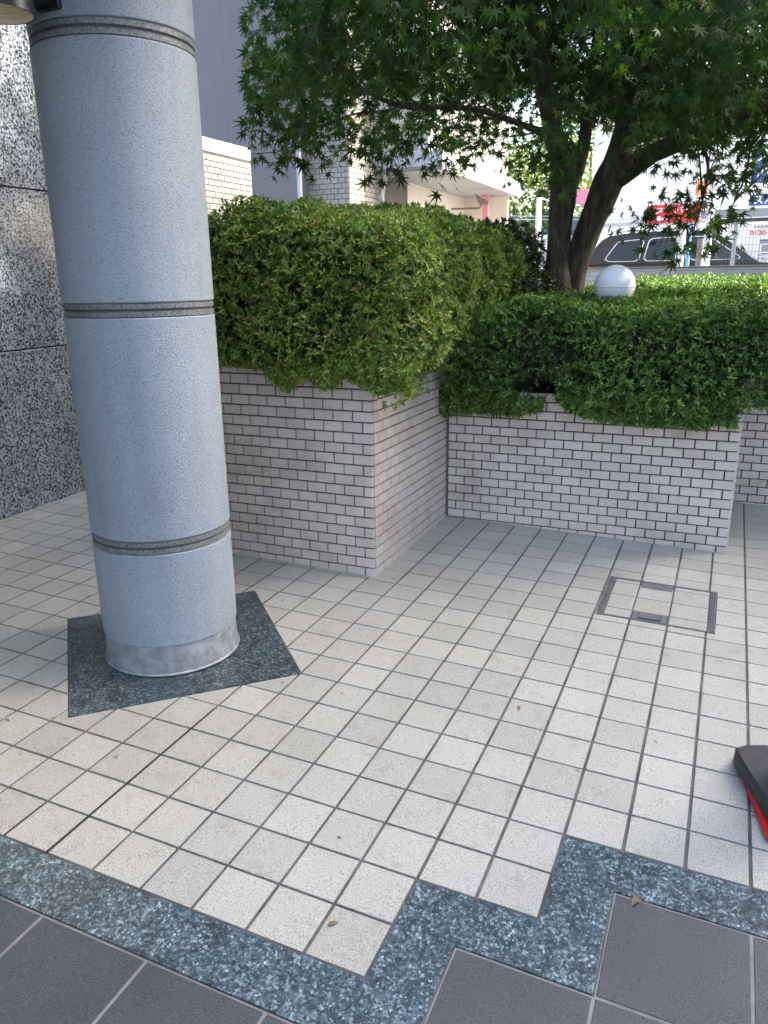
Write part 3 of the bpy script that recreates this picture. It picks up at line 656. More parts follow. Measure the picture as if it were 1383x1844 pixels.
# ------------------------------------------------------------------ maple
def smooth_path(ctrl, n=6):
    C_ = np.array(ctrl, float); out = []
    for i in range(len(C_) - 1):
        p0 = C_[max(i - 1, 0)]; p1 = C_[i]; p2 = C_[i + 1]; p3 = C_[min(i + 2, len(C_) - 1)]
        for t in np.linspace(0, 1, n, endpoint=False): out.append(.5 * ((2 * p1) + (-p0 + p2) * t + (2 * p0 - 5 * p1 + 4 * p2 - p3) * t * t + (-p0 + 3 * p1 - 3 * p2 + p3) * t ** 3))
    out.append(C_[-1]); return np.array(out)
TD = 5.75; base = far(1012, 524, TD); tb_ = np.array([base[0], base[1], KTOP - .06])
mp = empty('maple_tree', 'green maple with forked dark trunk growing out of the low hedge', 'tree', tuple(tb_))
def limb(name, pxs, rad, seg=10, bump=.06):
    C_ = [far(x, y, D) for x, y, D in pxs]; P = smooth_path(np.c_[np.array(C_), np.array(rad) * .86], 7); pts, rr = P[:, :3], P[:, 3]
    b_ = MB().tube(pts - tb_, rr, seg); V = np.array(b_.v); nz_ = vnoise(np.c_[V[:, 0] * 14, V[:, 1] * 14, V[:, 2] * 3.5]); ctr = np.repeat(pts - tb_, seg, 0); V[:len(ctr)] += (V[:len(ctr)] - ctr) * (nz_[:len(ctr), None] * bump * 2.2)
    b_.v = [tuple(v) for v in V]; b_.build(name, 'bark', mp, True); return pts
main = []
main.append(limb('trunk', [(1000, 660, TD - .02), (1003, 525, TD), (1006, 470, TD), (1009, 400, TD), (1014, 345, TD), (1012, 290, TD), (996, 235, TD - .05), (982, 160, TD - .1), (965, 60, TD - .15), (950, -100, TD - .2), (930, -300, TD - .2)], [.135, .122, .10, .092, .098, .085, .075, .07, .06, .045, .03], 14))
main.append(limb('trunk', [(1032, 660, TD + .06), (1028, 525, TD + .05), (1046, 455, TD + .05), (1072, 385, TD + .02), (1097, 325, TD), (1113, 285, TD), (1128, 225, TD), (1140, 140, TD), (1150, 30, TD), (1165, -150, TD), (1180, -320, TD)], [.11, .105, .10, .10, .118, .10, .08, .07, .06, .045, .03], 14))
main.append(limb('branch', [(1100, 330, TD), (1140, 300, TD - .1), (1185, 272, TD - .25), (1240, 250, TD - .4), (1300, 222, TD - .5), (1370, 190, TD - .55), (1480, 130, TD - .6), (1600, 30, TD - .6)], [.075, .078, .068, .062, .055, .048, .035, .02]))
main.append(limb('branch', [(1018, 345, TD), (1038, 310, TD + .1), (1052, 255, TD + .2), (1062, 180, TD + .3), (1075, 60, TD + .4), (1090, -120, TD + .5)], [.06, .058, .05, .045, .035, .02]))
main.append(limb('branch', [(995, 240, TD), (960, 232, TD - .1), (915, 215, TD - .2), (860, 198, TD - .4), (800, 193, TD - .5), (745, 194, TD - .6), (690, 180, TD - .7), (640, 150, TD - .8), (590, 110, TD - .9), (540, 60, TD - 1.0)], [.03, .026, .023, .021, .019, .018, .015, .012, .009, .005], 7, 0))
main.append(limb('branch', [(720, 192, TD - .65), (690, 200, TD - .8), (640, 205, TD - .9), (580, 225, TD - 1.0), (520, 235, TD - 1.1)], [.010, .009, .007, .006, .003], 6, 0))
main.append(limb('branch', [(970, 90, TD - .15), (900, 40, TD - .4), (800, -10, TD - .7), (680, -40, TD - .9), (560, -60, TD - 1)], [.045, .04, .03, .02, .01], 7, 0))
main.append(limb('branch', [(1140, 150, TD), (1190, 110, TD - .3), (1250, 60, TD - .6), (1330, 0, TD - .9), (1420, -80, TD - 1.1)], [.05, .045, .036, .028, .015], 7, 0))
main.append(limb('branch', [(1260, 243, TD - .42), (1275, 300, TD - .5), (1265, 360, TD - .6), (1250, 410, TD - .65), (1235, 440, TD - .7)], [.014, .011, .008, .006, .003], 6, 0))
main.append(limb('branch', [(1330, 208, TD - .52), (1350, 260, TD - .4), (1340, 320, TD - .3), (1320, 370, TD - .2)], [.012, .009, .006, .003], 6, 0))
main.append(limb('branch', [(960, -40, TD - .2), (960, -160, TD - 1.0), (980, -260, TD - 1.6)], [.04, .03, .01], 7, 0))
main.append(limb('branch', [(1150, 0, TD), (1120, -120, TD + .9), (1100, -220, TD + 1.6)], [.04, .03, .01], 7, 0))
MP = np.concatenate(main)
# crown: twig ends spread through the crown's volume above the read lower edge
LB = [(430, -50), (438, 70), (446, 235), (478, 262), (520, 285), (560, 285), (600, 262), (640, 290), (690, 296), (730, 270), (790, 292), (840, 318), (870, 296), (900, 325), (950, 325), (985, 335), (1005, 320), (1030, 290), (1048, 235), (1080, 205), (1120, 225), (1135, 300), (1150, 325), (1180, 345), (1230, 372), (1290, 378), (1320, 362), (1383, 345), (1700, 300)]
n = 60000; C0 = np.array([-.62, 4.75, 3.55]); RD = np.array([2.9, 2.35, 2.0])
q = rvec(n) * (rng.random(n) ** .42)[:, None]; P = C0 + q * RD
px_ = pix(P); edge = poly_y(px_[:, 0], LB)
ok = (px_[:, 1] < edge - 14) & (px_[:, 0] > 452)
D_ = np.hypot(P[:, 0] - CL[0], P[:, 1] - CL[1]); ok &= D_ > 3.6
gapn = vnoise(P * 1.9 + 3) + .5 * vnoise(P * 5 + 11)
ok &= gapn > -.42
for gx, gy, rx, ry in ((1062, 78, 24, 30), (955, 205, 20, 12), (1015, 240, 9, 20), (1140, 300, 10, 14), (860, 170, 18, 12), (640, 60, 10, 10)):
    ok &= ~((((px_[:, 0] - gx) / rx) ** 2 + ((px_[:, 1] - gy) / ry) ** 2) < 1)
sparse = (px_[:, 0] > 1120) & (px_[:, 1] > 255); ok &= ~sparse | (rng.random(n) < .20)
low = (px_[:, 0] > 1035) & (px_[:, 0] < 1120) & (px_[:, 1] > 215); ok &= ~low | (rng.random(n) < .45)
thin = (px_[:, 0] < 1000) & (px_[:, 1] > 165); ok &= ~thin | (rng.random(n) < np.where(px_[:, 0] < 640, .52, .36)); ok &= ~((P[:, 0] < -.9) & (P[:, 1] > 4.9) & (P[:, 2] > 3.3)) & (P[:, 0] > -2.5)
P = P[ok]; inview = (px_[ok, 1] > -60)
sel = np.where(inview, rng.random(len(P)) < .34, rng.random(len(P)) < .14); P = P[sel]
def px_cluster(pts, n, jx, jy):
    out = []
    for x, y, D in pts:
        for _ in range(n): out.append(far(x + rng.normal(0, jx), y + rng.normal(0, jy), D + rng.normal(0, .08)))
    return np.array(out)
ext = px_cluster([(1165, 405, 5.2), (1190, 430, 5.1), (1210, 450, 5.1), (1250, 445, 5.0), (1260, 420, 5.0), (1240, 400, 5.05), (1270, 395, 5.0), (1285, 425, 5.0), (1225, 385, 5.1), (1170, 385, 5.2), (1270, 370, 5.1), (1150, 372, 5.3), (1215, 362, 5.2), (1300, 385, 5.1), (1330, 362, 5.3), (1250, 350, 5.2), (1340, 330, 5.3), (1365, 300, 5.3), (1310, 320, 5.3)], 2, 14, 9)
ext2 = px_cluster([(450, 95, 4.7), (470, 185, 4.7), (452, 160, 4.7), (455, 222, 4.7), (500, 265, 4.7), (560, 285, 4.8), (690, 295, 5.0), (668, 290, 5.0), (785, 290, 5.1), (620, 60, 4.6), (520, 150, 4.5), (480, 120, 4.6), (540, 200, 4.5), (500, 230, 4.6), (1300, 40, 4.0), (1340, 70, 3.9), (1370, 60, 3.9), (1370, 20, 3.9), (1200, 180, 4.3), (1240, 200, 4.3), (1170, 230, 4.4), (1330, 140, 4.1), (1280, 120, 4.2), (990, 240, 4.8), (1000, 320, 5.0)], 5, 16, 12)
P = np.concatenate([P, ext, ext2])
# each twig end carries a loose spray of leaves
per = 6; k = len(P) * per; Cn = np.repeat(P, per, 0); outw = unit(np.repeat(P - np.array([C0[0], C0[1], 0]) * [1, 1, 0] - np.c_[np.zeros((len(P), 2)), P[:, 2] - .4], per, 0))
az = rng.uniform(0, 2 * np.pi, k); hv = np.c_[np.cos(az), np.sin(az), np.zeros(k)]
B = Cn + hv * rng.uniform(.01, .15, (k, 1)) + np.c_[np.zeros((k, 2)), rng.normal(0, .06, k)]
ax = unit(hv * .75 + outw * .35 + np.c_[np.zeros((k, 2)), rng.uniform(-1.1, -.15, k)])
nl = unit(np.c_[np.zeros((k, 2)), np.ones(k)] * .7 + rvec(k) * .75)
kk = pix(B); ok = (kk[:, 0] > 438) & ~((kk[:, 0] > 1128) & (kk[:, 0] < 1400) & (kk[:, 1] > 476))
B, ax, nl = B[ok], ax[ok], nl[ok]; k = len(B)
sd_ = unit(np.cross(nl, ax)); nl = np.cross(ax, sd_)
lob = [(-150, .16), (-125, .44), (-100, .22), (-78, .76), (-57, .27), (-37, .95), (-19, .30), (0, 1.06), (19, .30), (37, .95), (57, .27), (78, .76), (100, .22), (125, .44), (150, .16)]
tx = np.array([[0, 0, 0]] + [[r_ * math.cos(R(a)), r_ * math.sin(R(a)), -.22 * r_ * r_] for a, r_ in lob]); nt_ = len(tx)
sz = rng.uniform(.040, .080, k)
V = B[:, None, :] + sz[:, None, None] * (tx[None, :, 0:1] * ax[:, None, :] + tx[None, :, 1:2] * sd_[:, None, :] + tx[None, :, 2:3] * nl[:, None, :])
Ft = np.array([(0, i, i + 1) for i in range(1, nt_ - 1)]); F = (np.arange(k)[:, None, None] * nt_ + Ft[None]).reshape(-1, 3)
ti = np.clip(rng.normal(.45, .2, k) + .2 * vnoise(B * 2.5), 0, 1)
link('crown', mesh_np('crown', V.reshape(-1, 3) - tb_, F, np.repeat(ti, nt_)), 'maple', mp)
tw = MB(); sub = rng.choice(len(P), min(520, len(P)), replace=False)
for i in sub:
    d = np.linalg.norm(MP - P[i], axis=1); j = int(np.argmin(d))
    if d[j] > 1.5: continue
    mid = (MP[j] + P[i]) / 2 + [0, 0, .05]; tw.tube(np.array([MP[j], mid, P[i]]) - tb_, [.005 + .004 * min(d[j], 1), .004, .0015], 4)
tw.build('twigs', 'bark', mp)['kind'] = 'stuff'
print('maple leaves', k)

# ------------------------------------------------------------------ globe lamp, cone, litter
gp = far(1107, 513, 4.62); g = empty('globe_lamp', 'white globe garden lamp sunk in the low hedge beside the trunk', 'lamp', (gp[0], gp[1], KTOP - .05))
MB().sphere((0, 0, gp[2] - .004 - KTOP + .05), .110, 48, 24).build('globe', 'globe', g, True)
MB().lathe([(.1105, gp[2] - .012 - KTOP + .05), (.1125, gp[2] - .009 - KTOP + .05), (.1105, gp[2] - .006 - KTOP + .05)], 48, cap=False).build('seam_ring', 'globe', g, True, rot=(R(0), 0, 0))
MB().lathe([(.06, 0), (.05, .02), (.04, .04), (.04, gp[2] - KTOP - .06), (.06, gp[2] - KTOP - .04)], 24).build('post', 'steel_d', g)
e1 = np.array([.93, .36]); a_ = math.atan2(.30, .954); cpos = np.array([.928, .998])
cn_ = empty('traffic_cone', 'red traffic cone standing on the pale tiles, held down by a black weight', 'cone', (cpos[0], cpos[1], fz(*cpos) + .004), R(13))
MB().box((-.186, -.186, 0), (.186, .186, .022), .008).build('base', 'red', cn_)
MB().lathe([(.135, .022), (.125, .05), (.032, .66), (.026, .69), (.02, .70)], 40).build('body', 'red', cn_, True)
MB().lathe([(.099, .22), (.0775, .36)], 40, cap=False).build('reflective_band', 'cone_w', cn_, True)
wt = empty('cone_weight', 'black rubber ring weight lying over the base of the red cone', 'weight', (cpos[0] + .005, cpos[1] + .005, fz(*cpos) + .028), R(20))
n = 56; ho = []; hi_ = []
for i in range(n):
    t = 2 * math.pi * i / n; cxx, cyy = math.cos(t), math.sin(t); e_ = 9.0; s_ = (abs(cxx) ** e_ + abs(cyy) ** e_) ** (-1 / e_); ho.append((.19 * s_ * cxx, .19 * s_ * cyy)); hi_.append((.128 * cxx, .128 * cyy))
V = []; F = []
for (A, z, k_) in ((ho, 0, 1), (ho, .03, 1), (ho, .042, .955), (hi_, .042, 1.06), (hi_, .034, 1), (hi_, 0, 1)): V += [(x * k_, y * k_, z) for x, y in A]
for j in range(6):
    for i in range(n): q = (i + 1) % n; F.append((j * n + i, j * n + q, ((j + 1) % 6) * n + q, ((j + 1) % 6) * n + i))
MB().add(V, F).build('ring', 'rubber', wt, True)
lit = [(938, 1278, .022), (988, 1297, .012), (602, 1660, .02), (1148, 1632, .03), (614, 1508, .012), (722, 1090, .012), (985, 1002, .014), (18, 1297, .018), (1353, 1470, .012), (1240, 1105, .008), (1170, 1007, .01), (1043, 1389, .01)]
ll = ['curled brown dry leaf on the open pale tiles below the hatch', 'small orange scrap next to the curled brown leaf', 'twisted dry leaf on the pale corner tile by the granite step', 'dry twig on the corner of the charcoal tile', 'tiny dry bud on a pale tile two rows behind the corner tile', 'tiny dry leaf off the corner of the taller planter', 'tiny dark leaf on the tiles in front of the lower planter', 'orange dry leaf on pale tiles left of the granite diamond', 'small dry bud in the tile joint beside the cone', 'tiny dark speck of leaf on the hatch tiles', 'tiny dark leaf between the hatch and the lower planter', 'tiny reddish leaf on a tile joint by the granite border']
for (x, y, s_), lab in zip(lit, ll):
    d = ray(x, y); nn = np.array([-FA, -FB, 1]); p_ = CL - d * (CL @ nn) / (d @ nn)
    b_ = MB(); m_ = 7; V = []
    for i in range(m_):
        t = i / (m_ - 1); wv = math.sin(math.pi * t) * .32 + .03; bend = .5 * math.sin(2.2 * t) * s_
        V += [(s_ * (t - .5), bend - wv * s_, .001 + s_ * .22 * abs(math.sin(3 * t))), (s_ * (t - .5), bend, .001 + s_ * .1 * t), (s_ * (t - .5), bend + wv * s_, .001 + s_ * .28 * math.sin(2.5 * t) ** 2)]
    F = [(3 * i + j, 3 * i + j + 1, 3 * i + j + 4, 3 * i + j + 3) for i in range(m_ - 1) for j in (0, 1)]
    o = b_.add(V, F).build('fallen_leaf', 'dry', None, loc=tuple(p_), rz=random.uniform(0, 6)); tag(o, lab, 'leaf', 'litter on the tiles')

# ------------------------------------------------------------------ cream garden wall with white coping
XW = -3.75
yA, yB_ = 3.0, onX(450, 275, XW)[1]; zt = onX(362, 245, XW)[2]; ztr = onX(447, 266, XW)[2]; ztop = (zt + ztr) / 2
print('cream wall', yB_, zt, ztr)
gwl = empty('garden_wall', 'sunlit cream tiled wall with white coping behind the high hedge', 'wall', (XW, yA, 0))
MB().box((-.2, 0, -.2), (-.005, yB_ - yA - .005, ztop - .13)).build('core_wall', 'fmor', gwl)
MB().box((-.23, -.01, ztop - .13), (.012, yB_ - yA + .008, ztop), .02).build('coping', 'cap', gwl)
ph, pw = .05, .1; zr = ztop - .133; it = []; k_ = 0
while zr > .3:
    y = yB_; wf = pw / 2 if k_ % 2 else pw
    while y > yA + .02: a_2 = max(yA, y - wf); it.append((XW, (a_2 + y) / 2, zr - ph / 2, y - a_2 - .006, ph - .006, math.pi / 2, 'ftl', 'wall_tile')); y = a_2; wf = pw
    zr -= ph; k_ += 1
def vis_gw(t): q = pix([t[:3]])[0]; return scr(t) if 340 < q[0] < 470 and q[1] < 385 else 0
place(gwl, it, (XW, yA, 0), 300, vis_gw)

# ------------------------------------------------------------------ tiled building beyond
bc = np.array([-4.56, 9.4]); bd = empty('tiled_building', 'pale brick tiled building with overhanging eave beyond the high hedge', 'building', (bc[0], bc[1], 0))
YO = 10.26; XO = -3.50; ZE = onY(677, 310, YO)[2]; ZF = onY(677, 286, YO)[2]; print('eave', ZE, ZF)
Lx = -6.2 - bc[0]
MB().box((Lx, .006, 0), (-.006, 2.2, 9)).build('pier', 'fmor', bd)
it = []; ph, pw = .07, .118
for k_ in range(12, 58):
    z = ph * (k_ + .5); x = bc[0]; wf = pw / 2 if k_ % 2 else pw
    while x > -5.75: a_2 = x - wf; it.append(((a_2 + x) / 2, bc[1], z, x - a_2 - .008, ph - .008, 0.0, 'ftl', 'wall_tile')); x = a_2; wf = pw
    y = bc[1] + .008; wf = (pw if k_ % 2 else pw / 2) - .008
    while y < YO + .1: b2 = y + wf; it.append((bc[0], (y + b2) / 2, z, b2 - y - .008, ph - .008, math.pi / 2, 'ftl', 'wall_tile')); y = b2; wf = pw
def vis_b(t): q = pix([t[:3]])[0]; return scr(t) * (1 if q[1] < 378 else 0) * (3 if q[1] > 240 else .6) if 500 < q[0] < 700 else 0
place(bd, it, (bc[0], bc[1], 0), 300, vis_b)
B0 = np.array([bc[0], bc[1], 0])
MB().box((-.12, YO - bc[1] + .02, 0), (-.02, 5.3, ZE + .1)).build('ground_floor_wall', 'cream', bd)
MB().box((-.03, YO - bc[1], ZE), (XO - bc[0], 5.4, ZE + .05)).build('soffit', 'soffit', bd)
MB().box((-.02, YO - bc[1] - .03, ZE - .03), (XO - bc[0] + .03, YO - bc[1], ZE + .03)).box((XO - bc[0], YO - bc[1], ZE - .03), (XO - bc[0] + .03, 5.4, ZE + .03)).build('gutter', 'gutter', bd)
MB().box((-.02, YO - bc[1] - .02, ZE + .03), (XO - bc[0] + .02, YO - bc[1] + .1, ZF + .05)).box((XO - bc[0] - .1, YO - bc[1] + .1, ZE + .03), (XO - bc[0] + .02, 5.4, ZF + .05)).build('fascia', 'fascia', bd)
XU = onY(770, 200, YO)[0]
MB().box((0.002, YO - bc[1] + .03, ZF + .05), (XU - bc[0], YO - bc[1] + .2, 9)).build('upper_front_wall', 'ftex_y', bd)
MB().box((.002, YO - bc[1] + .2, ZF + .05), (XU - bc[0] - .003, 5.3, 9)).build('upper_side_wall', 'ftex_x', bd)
for (x0, x1, y0, y1) in ((672, 690, 72, 110),):
    A_ = onY(x0, y1, YO); C_ = onY(x1, y0, YO); wn = MB().box((A_[0] - bc[0], YO - bc[1] + .0, A_[2]), (C_[0] - bc[0], YO - bc[1] + .05, C_[2])).build('window', 'trim', bd)
    MB().box((A_[0] - bc[0] + .04, YO - bc[1] - .004, A_[2] + .04), (C_[0] - bc[0] - .04, YO - bc[1] + .0, C_[2] - .04)).build('pane', 'glass', wn)
for k_ in range(2):
    wn = MB().box((XU - bc[0] - .01, 1.6 + 2.1 * k_, 5.1), (XU - bc[0] + .03, 2.9 + 2.1 * k_, 6.5)).build('window', 'trim', bd); MB().box((XU - bc[0] + .03, 1.66 + 2.1 * k_, 5.16), (XU - bc[0] + .036, 2.84 + 2.1 * k_, 6.44)).build('pane', 'glass', wn)
pA = onX(696, 308, bc[0] + .16); pB = onX(688, 350, bc[0] + .08); pC = np.array([pB[0], pB[1], .4])
MB().tube(np.array([pA, (pA * .8 + pB * .2), pB, pB - [0, 0, .3], pC]) - B0, .035, 10).build('downpipe', 'pvc', bd, True)
MB().box((-.12, 5.3, 0), (.86, 5.38, ZE)).build('end_wall', 'cream', bd)
rp = onY(876, 340, 14.3); MB().box((rp[0] - bc[0] - .05, 14.3 - bc[1] - .05, 0), (rp[0] - bc[0] + .05, 14.3 - bc[1] + .05, ZE)).build('red_post', 'pink', bd)
fl = onY(868, 360, 13.2); flo = empty('floodlight', 'small grey floodlight fixed under the eave of the tiled building', 'lamp', tuple(fl), R(20))
MB().add([(-.13, -.05, .1), (.12, -.05, -.04), (.10, -.05, -.10), (-.05, -.05, -.07), (-.13, .12, .1), (.12, .12, -.04), (.10, .12, -.10), (-.05, .12, -.07)], [(0, 1, 2, 3), (7, 6, 5, 4), (0, 4, 5, 1), (1, 5, 6, 2), (2, 6, 7, 3), (3, 7, 4, 0)]).build('lamp_head', 'gutter', flo)
MB().tube([(-.0, 0, -.08), (-.05, 0, -.14), (-.55, .05, -.14)], .02, 6).build('arm', 'gutter', flo)

# grey clad building
gy = 9.15; x1g = onY(541, 320, gy)[0]; gb = empty('grey_building', 'tall smooth blue grey clad building behind the cream wall', 'building', (x1g, gy, 0))
zs_ = onY(490, 272, gy)[2]
zc = [0.2, zs_ - .01, zs_ + 3.2, zs_ + 6.4]
MB().box((-9, .03, 0), (-.02, 2.5, 10)).build('core', 'groove', gb)
for i in range(3):
    for j in range(8): MB().box((-.05 - 1.1 * (j + 1) + .001, 0, zc[i]), (-.05 - 1.1 * j - .001, .03, zc[i + 1] - .012)).build('cladding_panel', 'panel', gb)
MB().box((-.05, -.012, 0), (.0, .04, zs_)).build('corner_trim', 'trim', gb)

# ------------------------------------------------------------------ low wall, fence, street
LY = 11.2; zl = onY(1200, 480, LY)[2]; lw = empty('boundary_wall', 'low grey brick boundary wall behind the bright hedge', 'wall', (2, LY, 0))
MB().box((-5.2, 0, .2), (9, .15, zl - .02)).build('brickwork', 'lowwall', lw); MB().box((-5.22, -.01, zl - .02), (9, .16, zl), .004).build('coping', 'steel', lw)
# wire fence
FY = 12.2; fzr = onY(1340, 396, FY)[2]; fx0 = onY(1288, 396, FY)[0]; fe = empty('wire_fence', 'tall wire mesh fence with dark top rail on the right', 'fence', (fx0, FY, .5))
MB().tube([(0, 0, fzr - .5), (7, 0, fzr - .5)], .028, 8).build('top_rail', 'steel_d', fe)
b_ = MB()
for i in range(110): b_.box((.05 * i - .0018, -.0018, .2), (.05 * i + .0018, .0018, fzr - .52))
for j in range(14): b_.box((0, .002, .25 + .1 * j), (5.5, .0055, .2535 + .1 * j))
b_.build('mesh', 'wire', fe)
for x in (1321, 1500): X_ = onY(x, 450, FY)[0] - fx0; MB().box((X_ - .03, .01, 0), (X_ + .03, .07, fzr - .5)).build('post', 'trim', fe)
GZ = .56
# black SUV
def car(name, label, X0, Y0, heading, paint, suv=True):
    c_ = empty(name, label, 'car', (X0, Y0, GZ + .03), heading); L_, hw_ = 4.66, .93
    prof = [(0.02, .38), (0, .62), (.03, 1.0), (.10, 1.08), (3.35, 1.06), (4.35, .98), (4.6, .80), (4.66, .5), (4.62, .3), (3.95, .24), (.7, .24)]
    V = []; n_ = len(prof)
    for y, k_ in ((-hw_ + .06, 0), (-hw_, 1), (hw_, 1), (hw_ - .06, 0)):
        for x, z in prof: V.append((x if k_ == 1 else min(max(x, .03), 4.6), y, z if k_ == 1 or z < .5 else z + .015))
    F = [tuple(range(n_)), tuple(range(3 * n_, 4 * n_))[::-1]]
    for j in range(3):
        for i in range(n_): q_ = (i + 1) % n_; F.append((j * n_ + i, (j + 1) * n_ + i, (j + 1) * n_ + q_, j * n_ + q_))
    bo = MB().add(V, F).build('body', paint, c_, True)
    rp_ = [(.10, 1.07), (.22, 1.26), (.36, 1.45), (.46, 1.56), (.60, 1.625), (.9, 1.665), (1.4, 1.685), (1.9, 1.69), (2.3, 1.675), (2.52, 1.645), (2.72, 1.56), (3.0, 1.37), (3.3, 1.15), (3.45, 1.06)]
    def yy(z): return hw_ - .02 - (z - 1.06) * .30
    V = [(x, -yy(z), z) for x, z in rp_] + [(x, yy(z), z) for x, z in rp_]; n_ = len(rp_)
    F = [tuple(range(n_)), tuple(range(n_, 2 * n_))[::-1]] + [(i, n_ + i, n_ + i + 1, i + 1) for i in range(n_ - 1)]
    MB().add(V, F).build('cabin', paint, c_, True)
    rp_ = rp_
    def chk(pts, it=2):
        for _ in range(it):
            o_ = []
            for i in range(len(pts)):
                a, b = pts[i], pts[(i + 1) % len(pts)]; o_ += [(a[0] * .9 + b[0] * .1, a[1] * .9 + b[1] * .1), (a[0] * .1 + b[0] * .9, a[1] * .1 + b[1] * .9)]
            pts = o_
        return pts
    wins = [[(.56, 1.18), (.78, 1.50), (1.28, 1.545), (1.20, 1.13), (.64, 1.13)], [(1.32, 1.13), (1.40, 1.55), (2.05, 1.565), (2.10, 1.13)], [(2.18, 1.13), (2.13, 1.565), (2.50, 1.55), (3.15, 1.13)]]
    for s_ in (-1, 1):
        for wv in wins:
            def off(pts, o_): return [(x, s_ * (yy(z) + o_), z) for x, z in pts]
            wv = chk(wv)
            cxm = sum(p[0] for p in wv) / len(wv); czm = sum(p[1] for p in wv) / len(wv)
            big = [(x + .024 * (x - cxm) / math.hypot(x - cxm, z - czm), z + .02 * (z - czm) / math.hypot(x - cxm, z - czm)) for x, z in wv]
            fr = MB().add(off(big, .004), [tuple(range(len(wv)))]).build('window_frame', 'chrome', c_); MB().add(off(wv, .008), [tuple(range(len(wv)))]).build('pane', 'wglass', fr)
        MB().tube([(.55, s_ * .66, 1.66), (.7, s_ * .67, 1.72), (2.2, s_ * .67, 1.74), (2.5, s_ * .66, 1.68)], .016, 6).build('roof_rail', 'chrome', c_)
        V = [(-.012, s_ * (hw_ - .42), .90), (-.012, s_ * (hw_ - .42), 1.05), (.0, s_ * (hw_ - .1), 1.07), (.16, s_ * (hw_ + .008), 1.06), (.36, s_ * (hw_ + .008), .99), (.20, s_ * (hw_ + .008), .90), (-.01, s_ * (hw_ - .08), .89)]
        MB().add(V, [tuple(range(7))]).build('tail_light', 'tail', c_)
        for x in (.95, 3.75):
            wh = MB().lathe([(.15, -.1), (.34, -.11), (.36, -.06), (.36, .06), (.34, .11), (.15, .1)], 28).build('wheel', 'tyre', c_, True, loc=(x, s_ * (hw_ - .1), .36), rot=(R(90), 0, 0)); MB().lathe([(.05, -.118), (.22, -.112), (.22, .112), (.05, .118)], 20).build('rim', 'chrome', wh)
    V = [(2.62, -yy(1.6) + .05, 1.63), (2.62, yy(1.6) - .05, 1.63), (3.40, yy(1.1) - .04, 1.09), (3.40, -yy(1.1) + .04, 1.09)]; MB().add([(x + .012, y, z + .012) for x, y, z in V], [(0, 3, 2, 1)]).build('windscreen', 'wglass', c_)
    V = [(.14, -yy(1.12) + .06, 1.12), (.14, yy(1.12) - .06, 1.12), (.50, yy(1.55) - .05, 1.56), (.50, -yy(1.55) + .05, 1.56)]; MB().add([(x - .014, y, z + .012) for x, y, z in V], [(0, 1, 2, 3)]).build('rear_window', 'wglass', c_)
    return c_
t0 = far(1056, 478, 18.3); car('parked_suv', 'black suv with chrome window trim and red tail light behind the low wall', t0[0], t0[1], R(-2), 'car')
t1 = far(1208, 470, 21.5); wc = car('parked_car', 'white car with a red placard on its side beyond the wire fence', t1[0], t1[1], R(0), 'wcar')
pa = onY(1292, 465, t1[1] - 1.02); MB().box((pa[0] - t1[0] - .55, -1.03, pa[2] - GZ - .15), (pa[0] - t1[0] + .40, -1.0, pa[2] - GZ + .14)).build('red_placard', 'sred', wc)
fc = MB().box((-6, 12.6, GZ), (24, 27, GZ + .03)).build('forecourt', 'slab'); fc['kind'] = 'structure'  # unseen pale slab, added to bounce sunlight onto the shop front
# shop front
SY = 27.0; sx0 = onY(1062, 400, SY)[0]; sh = empty('shop', 'bright white shop front with signs across the street', 'shop', (sx0, SY, GZ))
zt_ = onY(1150, 205, SY)[2] - GZ
MB().box((0, 0, 0), (22, 9, zt_)).build('wall', 'shop', sh); MB().box((-.3, -.9, zt_), (22.3, 9.3, zt_ + .25)).build('roof', 'roofd', sh)
zl_ = onY(1080, 408, SY)[2] - GZ; MB().box((.2, -.12, zl_), (22, 0, zl_ + .08)).build('ledge', 'trim', sh)
for i in range(4):
    dr_ = MB().box((1.2 + 3.6 * i, -.05, .0), (3.9 + 3.6 * i, -.0, zl_ - .4)).build('shutter', 'trim', sh)
    for j in range(7): MB().box((1.25 + 3.6 * i, -.07, .2 + .3 * j), (3.85 + 3.6 * i, -.05, .22 + .3 * j)).build('shutter_rib', 'sgrey', dr_)
def sign(name, label, x0, y0, x1, y1, Y, m, lines, tm='swhite', depth=.08):
    A_ = onY(x0, y1, Y); C_ = onY(x1, y0, Y); o_ = empty(name, label, 'sign', (A_[0], Y, A_[2])); w_, h_ = C_[0] - A_[0], C_[2] - A_[2]
    MB().box((0, 0, 0), (w_, depth, h_), .01).build('panel', m, o_)
    for body, fx, fy, size, sx_, mm in lines: text('lettering', body, mm, o_, (w_ * fx, -.006, h_ * fy), (R(90), 0, 0), h_ * size, sx=sx_)
    return o_
sign('shop_sign', 'red sign with white lettering on the white shop front', 1163, 366, 1262, 402, SY - .25, 'sred', [('S', .10, .66, .55, 1.4, 'swhite'), ('スーパー', .52, .66, .42, 1.3, 'swhite'), ('●0-', .30, .22, .34, 1.2, 'swhite')])
sign('shop_sign', 'orange panel sign high on the white shop front', 1252, 325, 1276, 352, SY - .25, 'sorange', [])
sign('shop_sign', 'pink and orange sign seen between the two maple stems', 1036, 340, 1062, 368, SY - .3, 'pink', [])
sign('shop_sign', 'tall blue and white sign board at the right above the fence', 1351, 255, 1440, 330, 19.0, 'sblue', [('ス', .25, .7, .4, 1, 'swhite'), ('ー', .6, .5, .5, 1, 'swhite'), ('れ', .3, .25, .4, 1, 'swhite')])
sign('shop_sign', 'blue sign with bold white lettering under the tall board', 1348, 346, 1440, 371, 19.0, 'sblue', [('スパれ', .42, .45, .95, 1, 'swhite')])
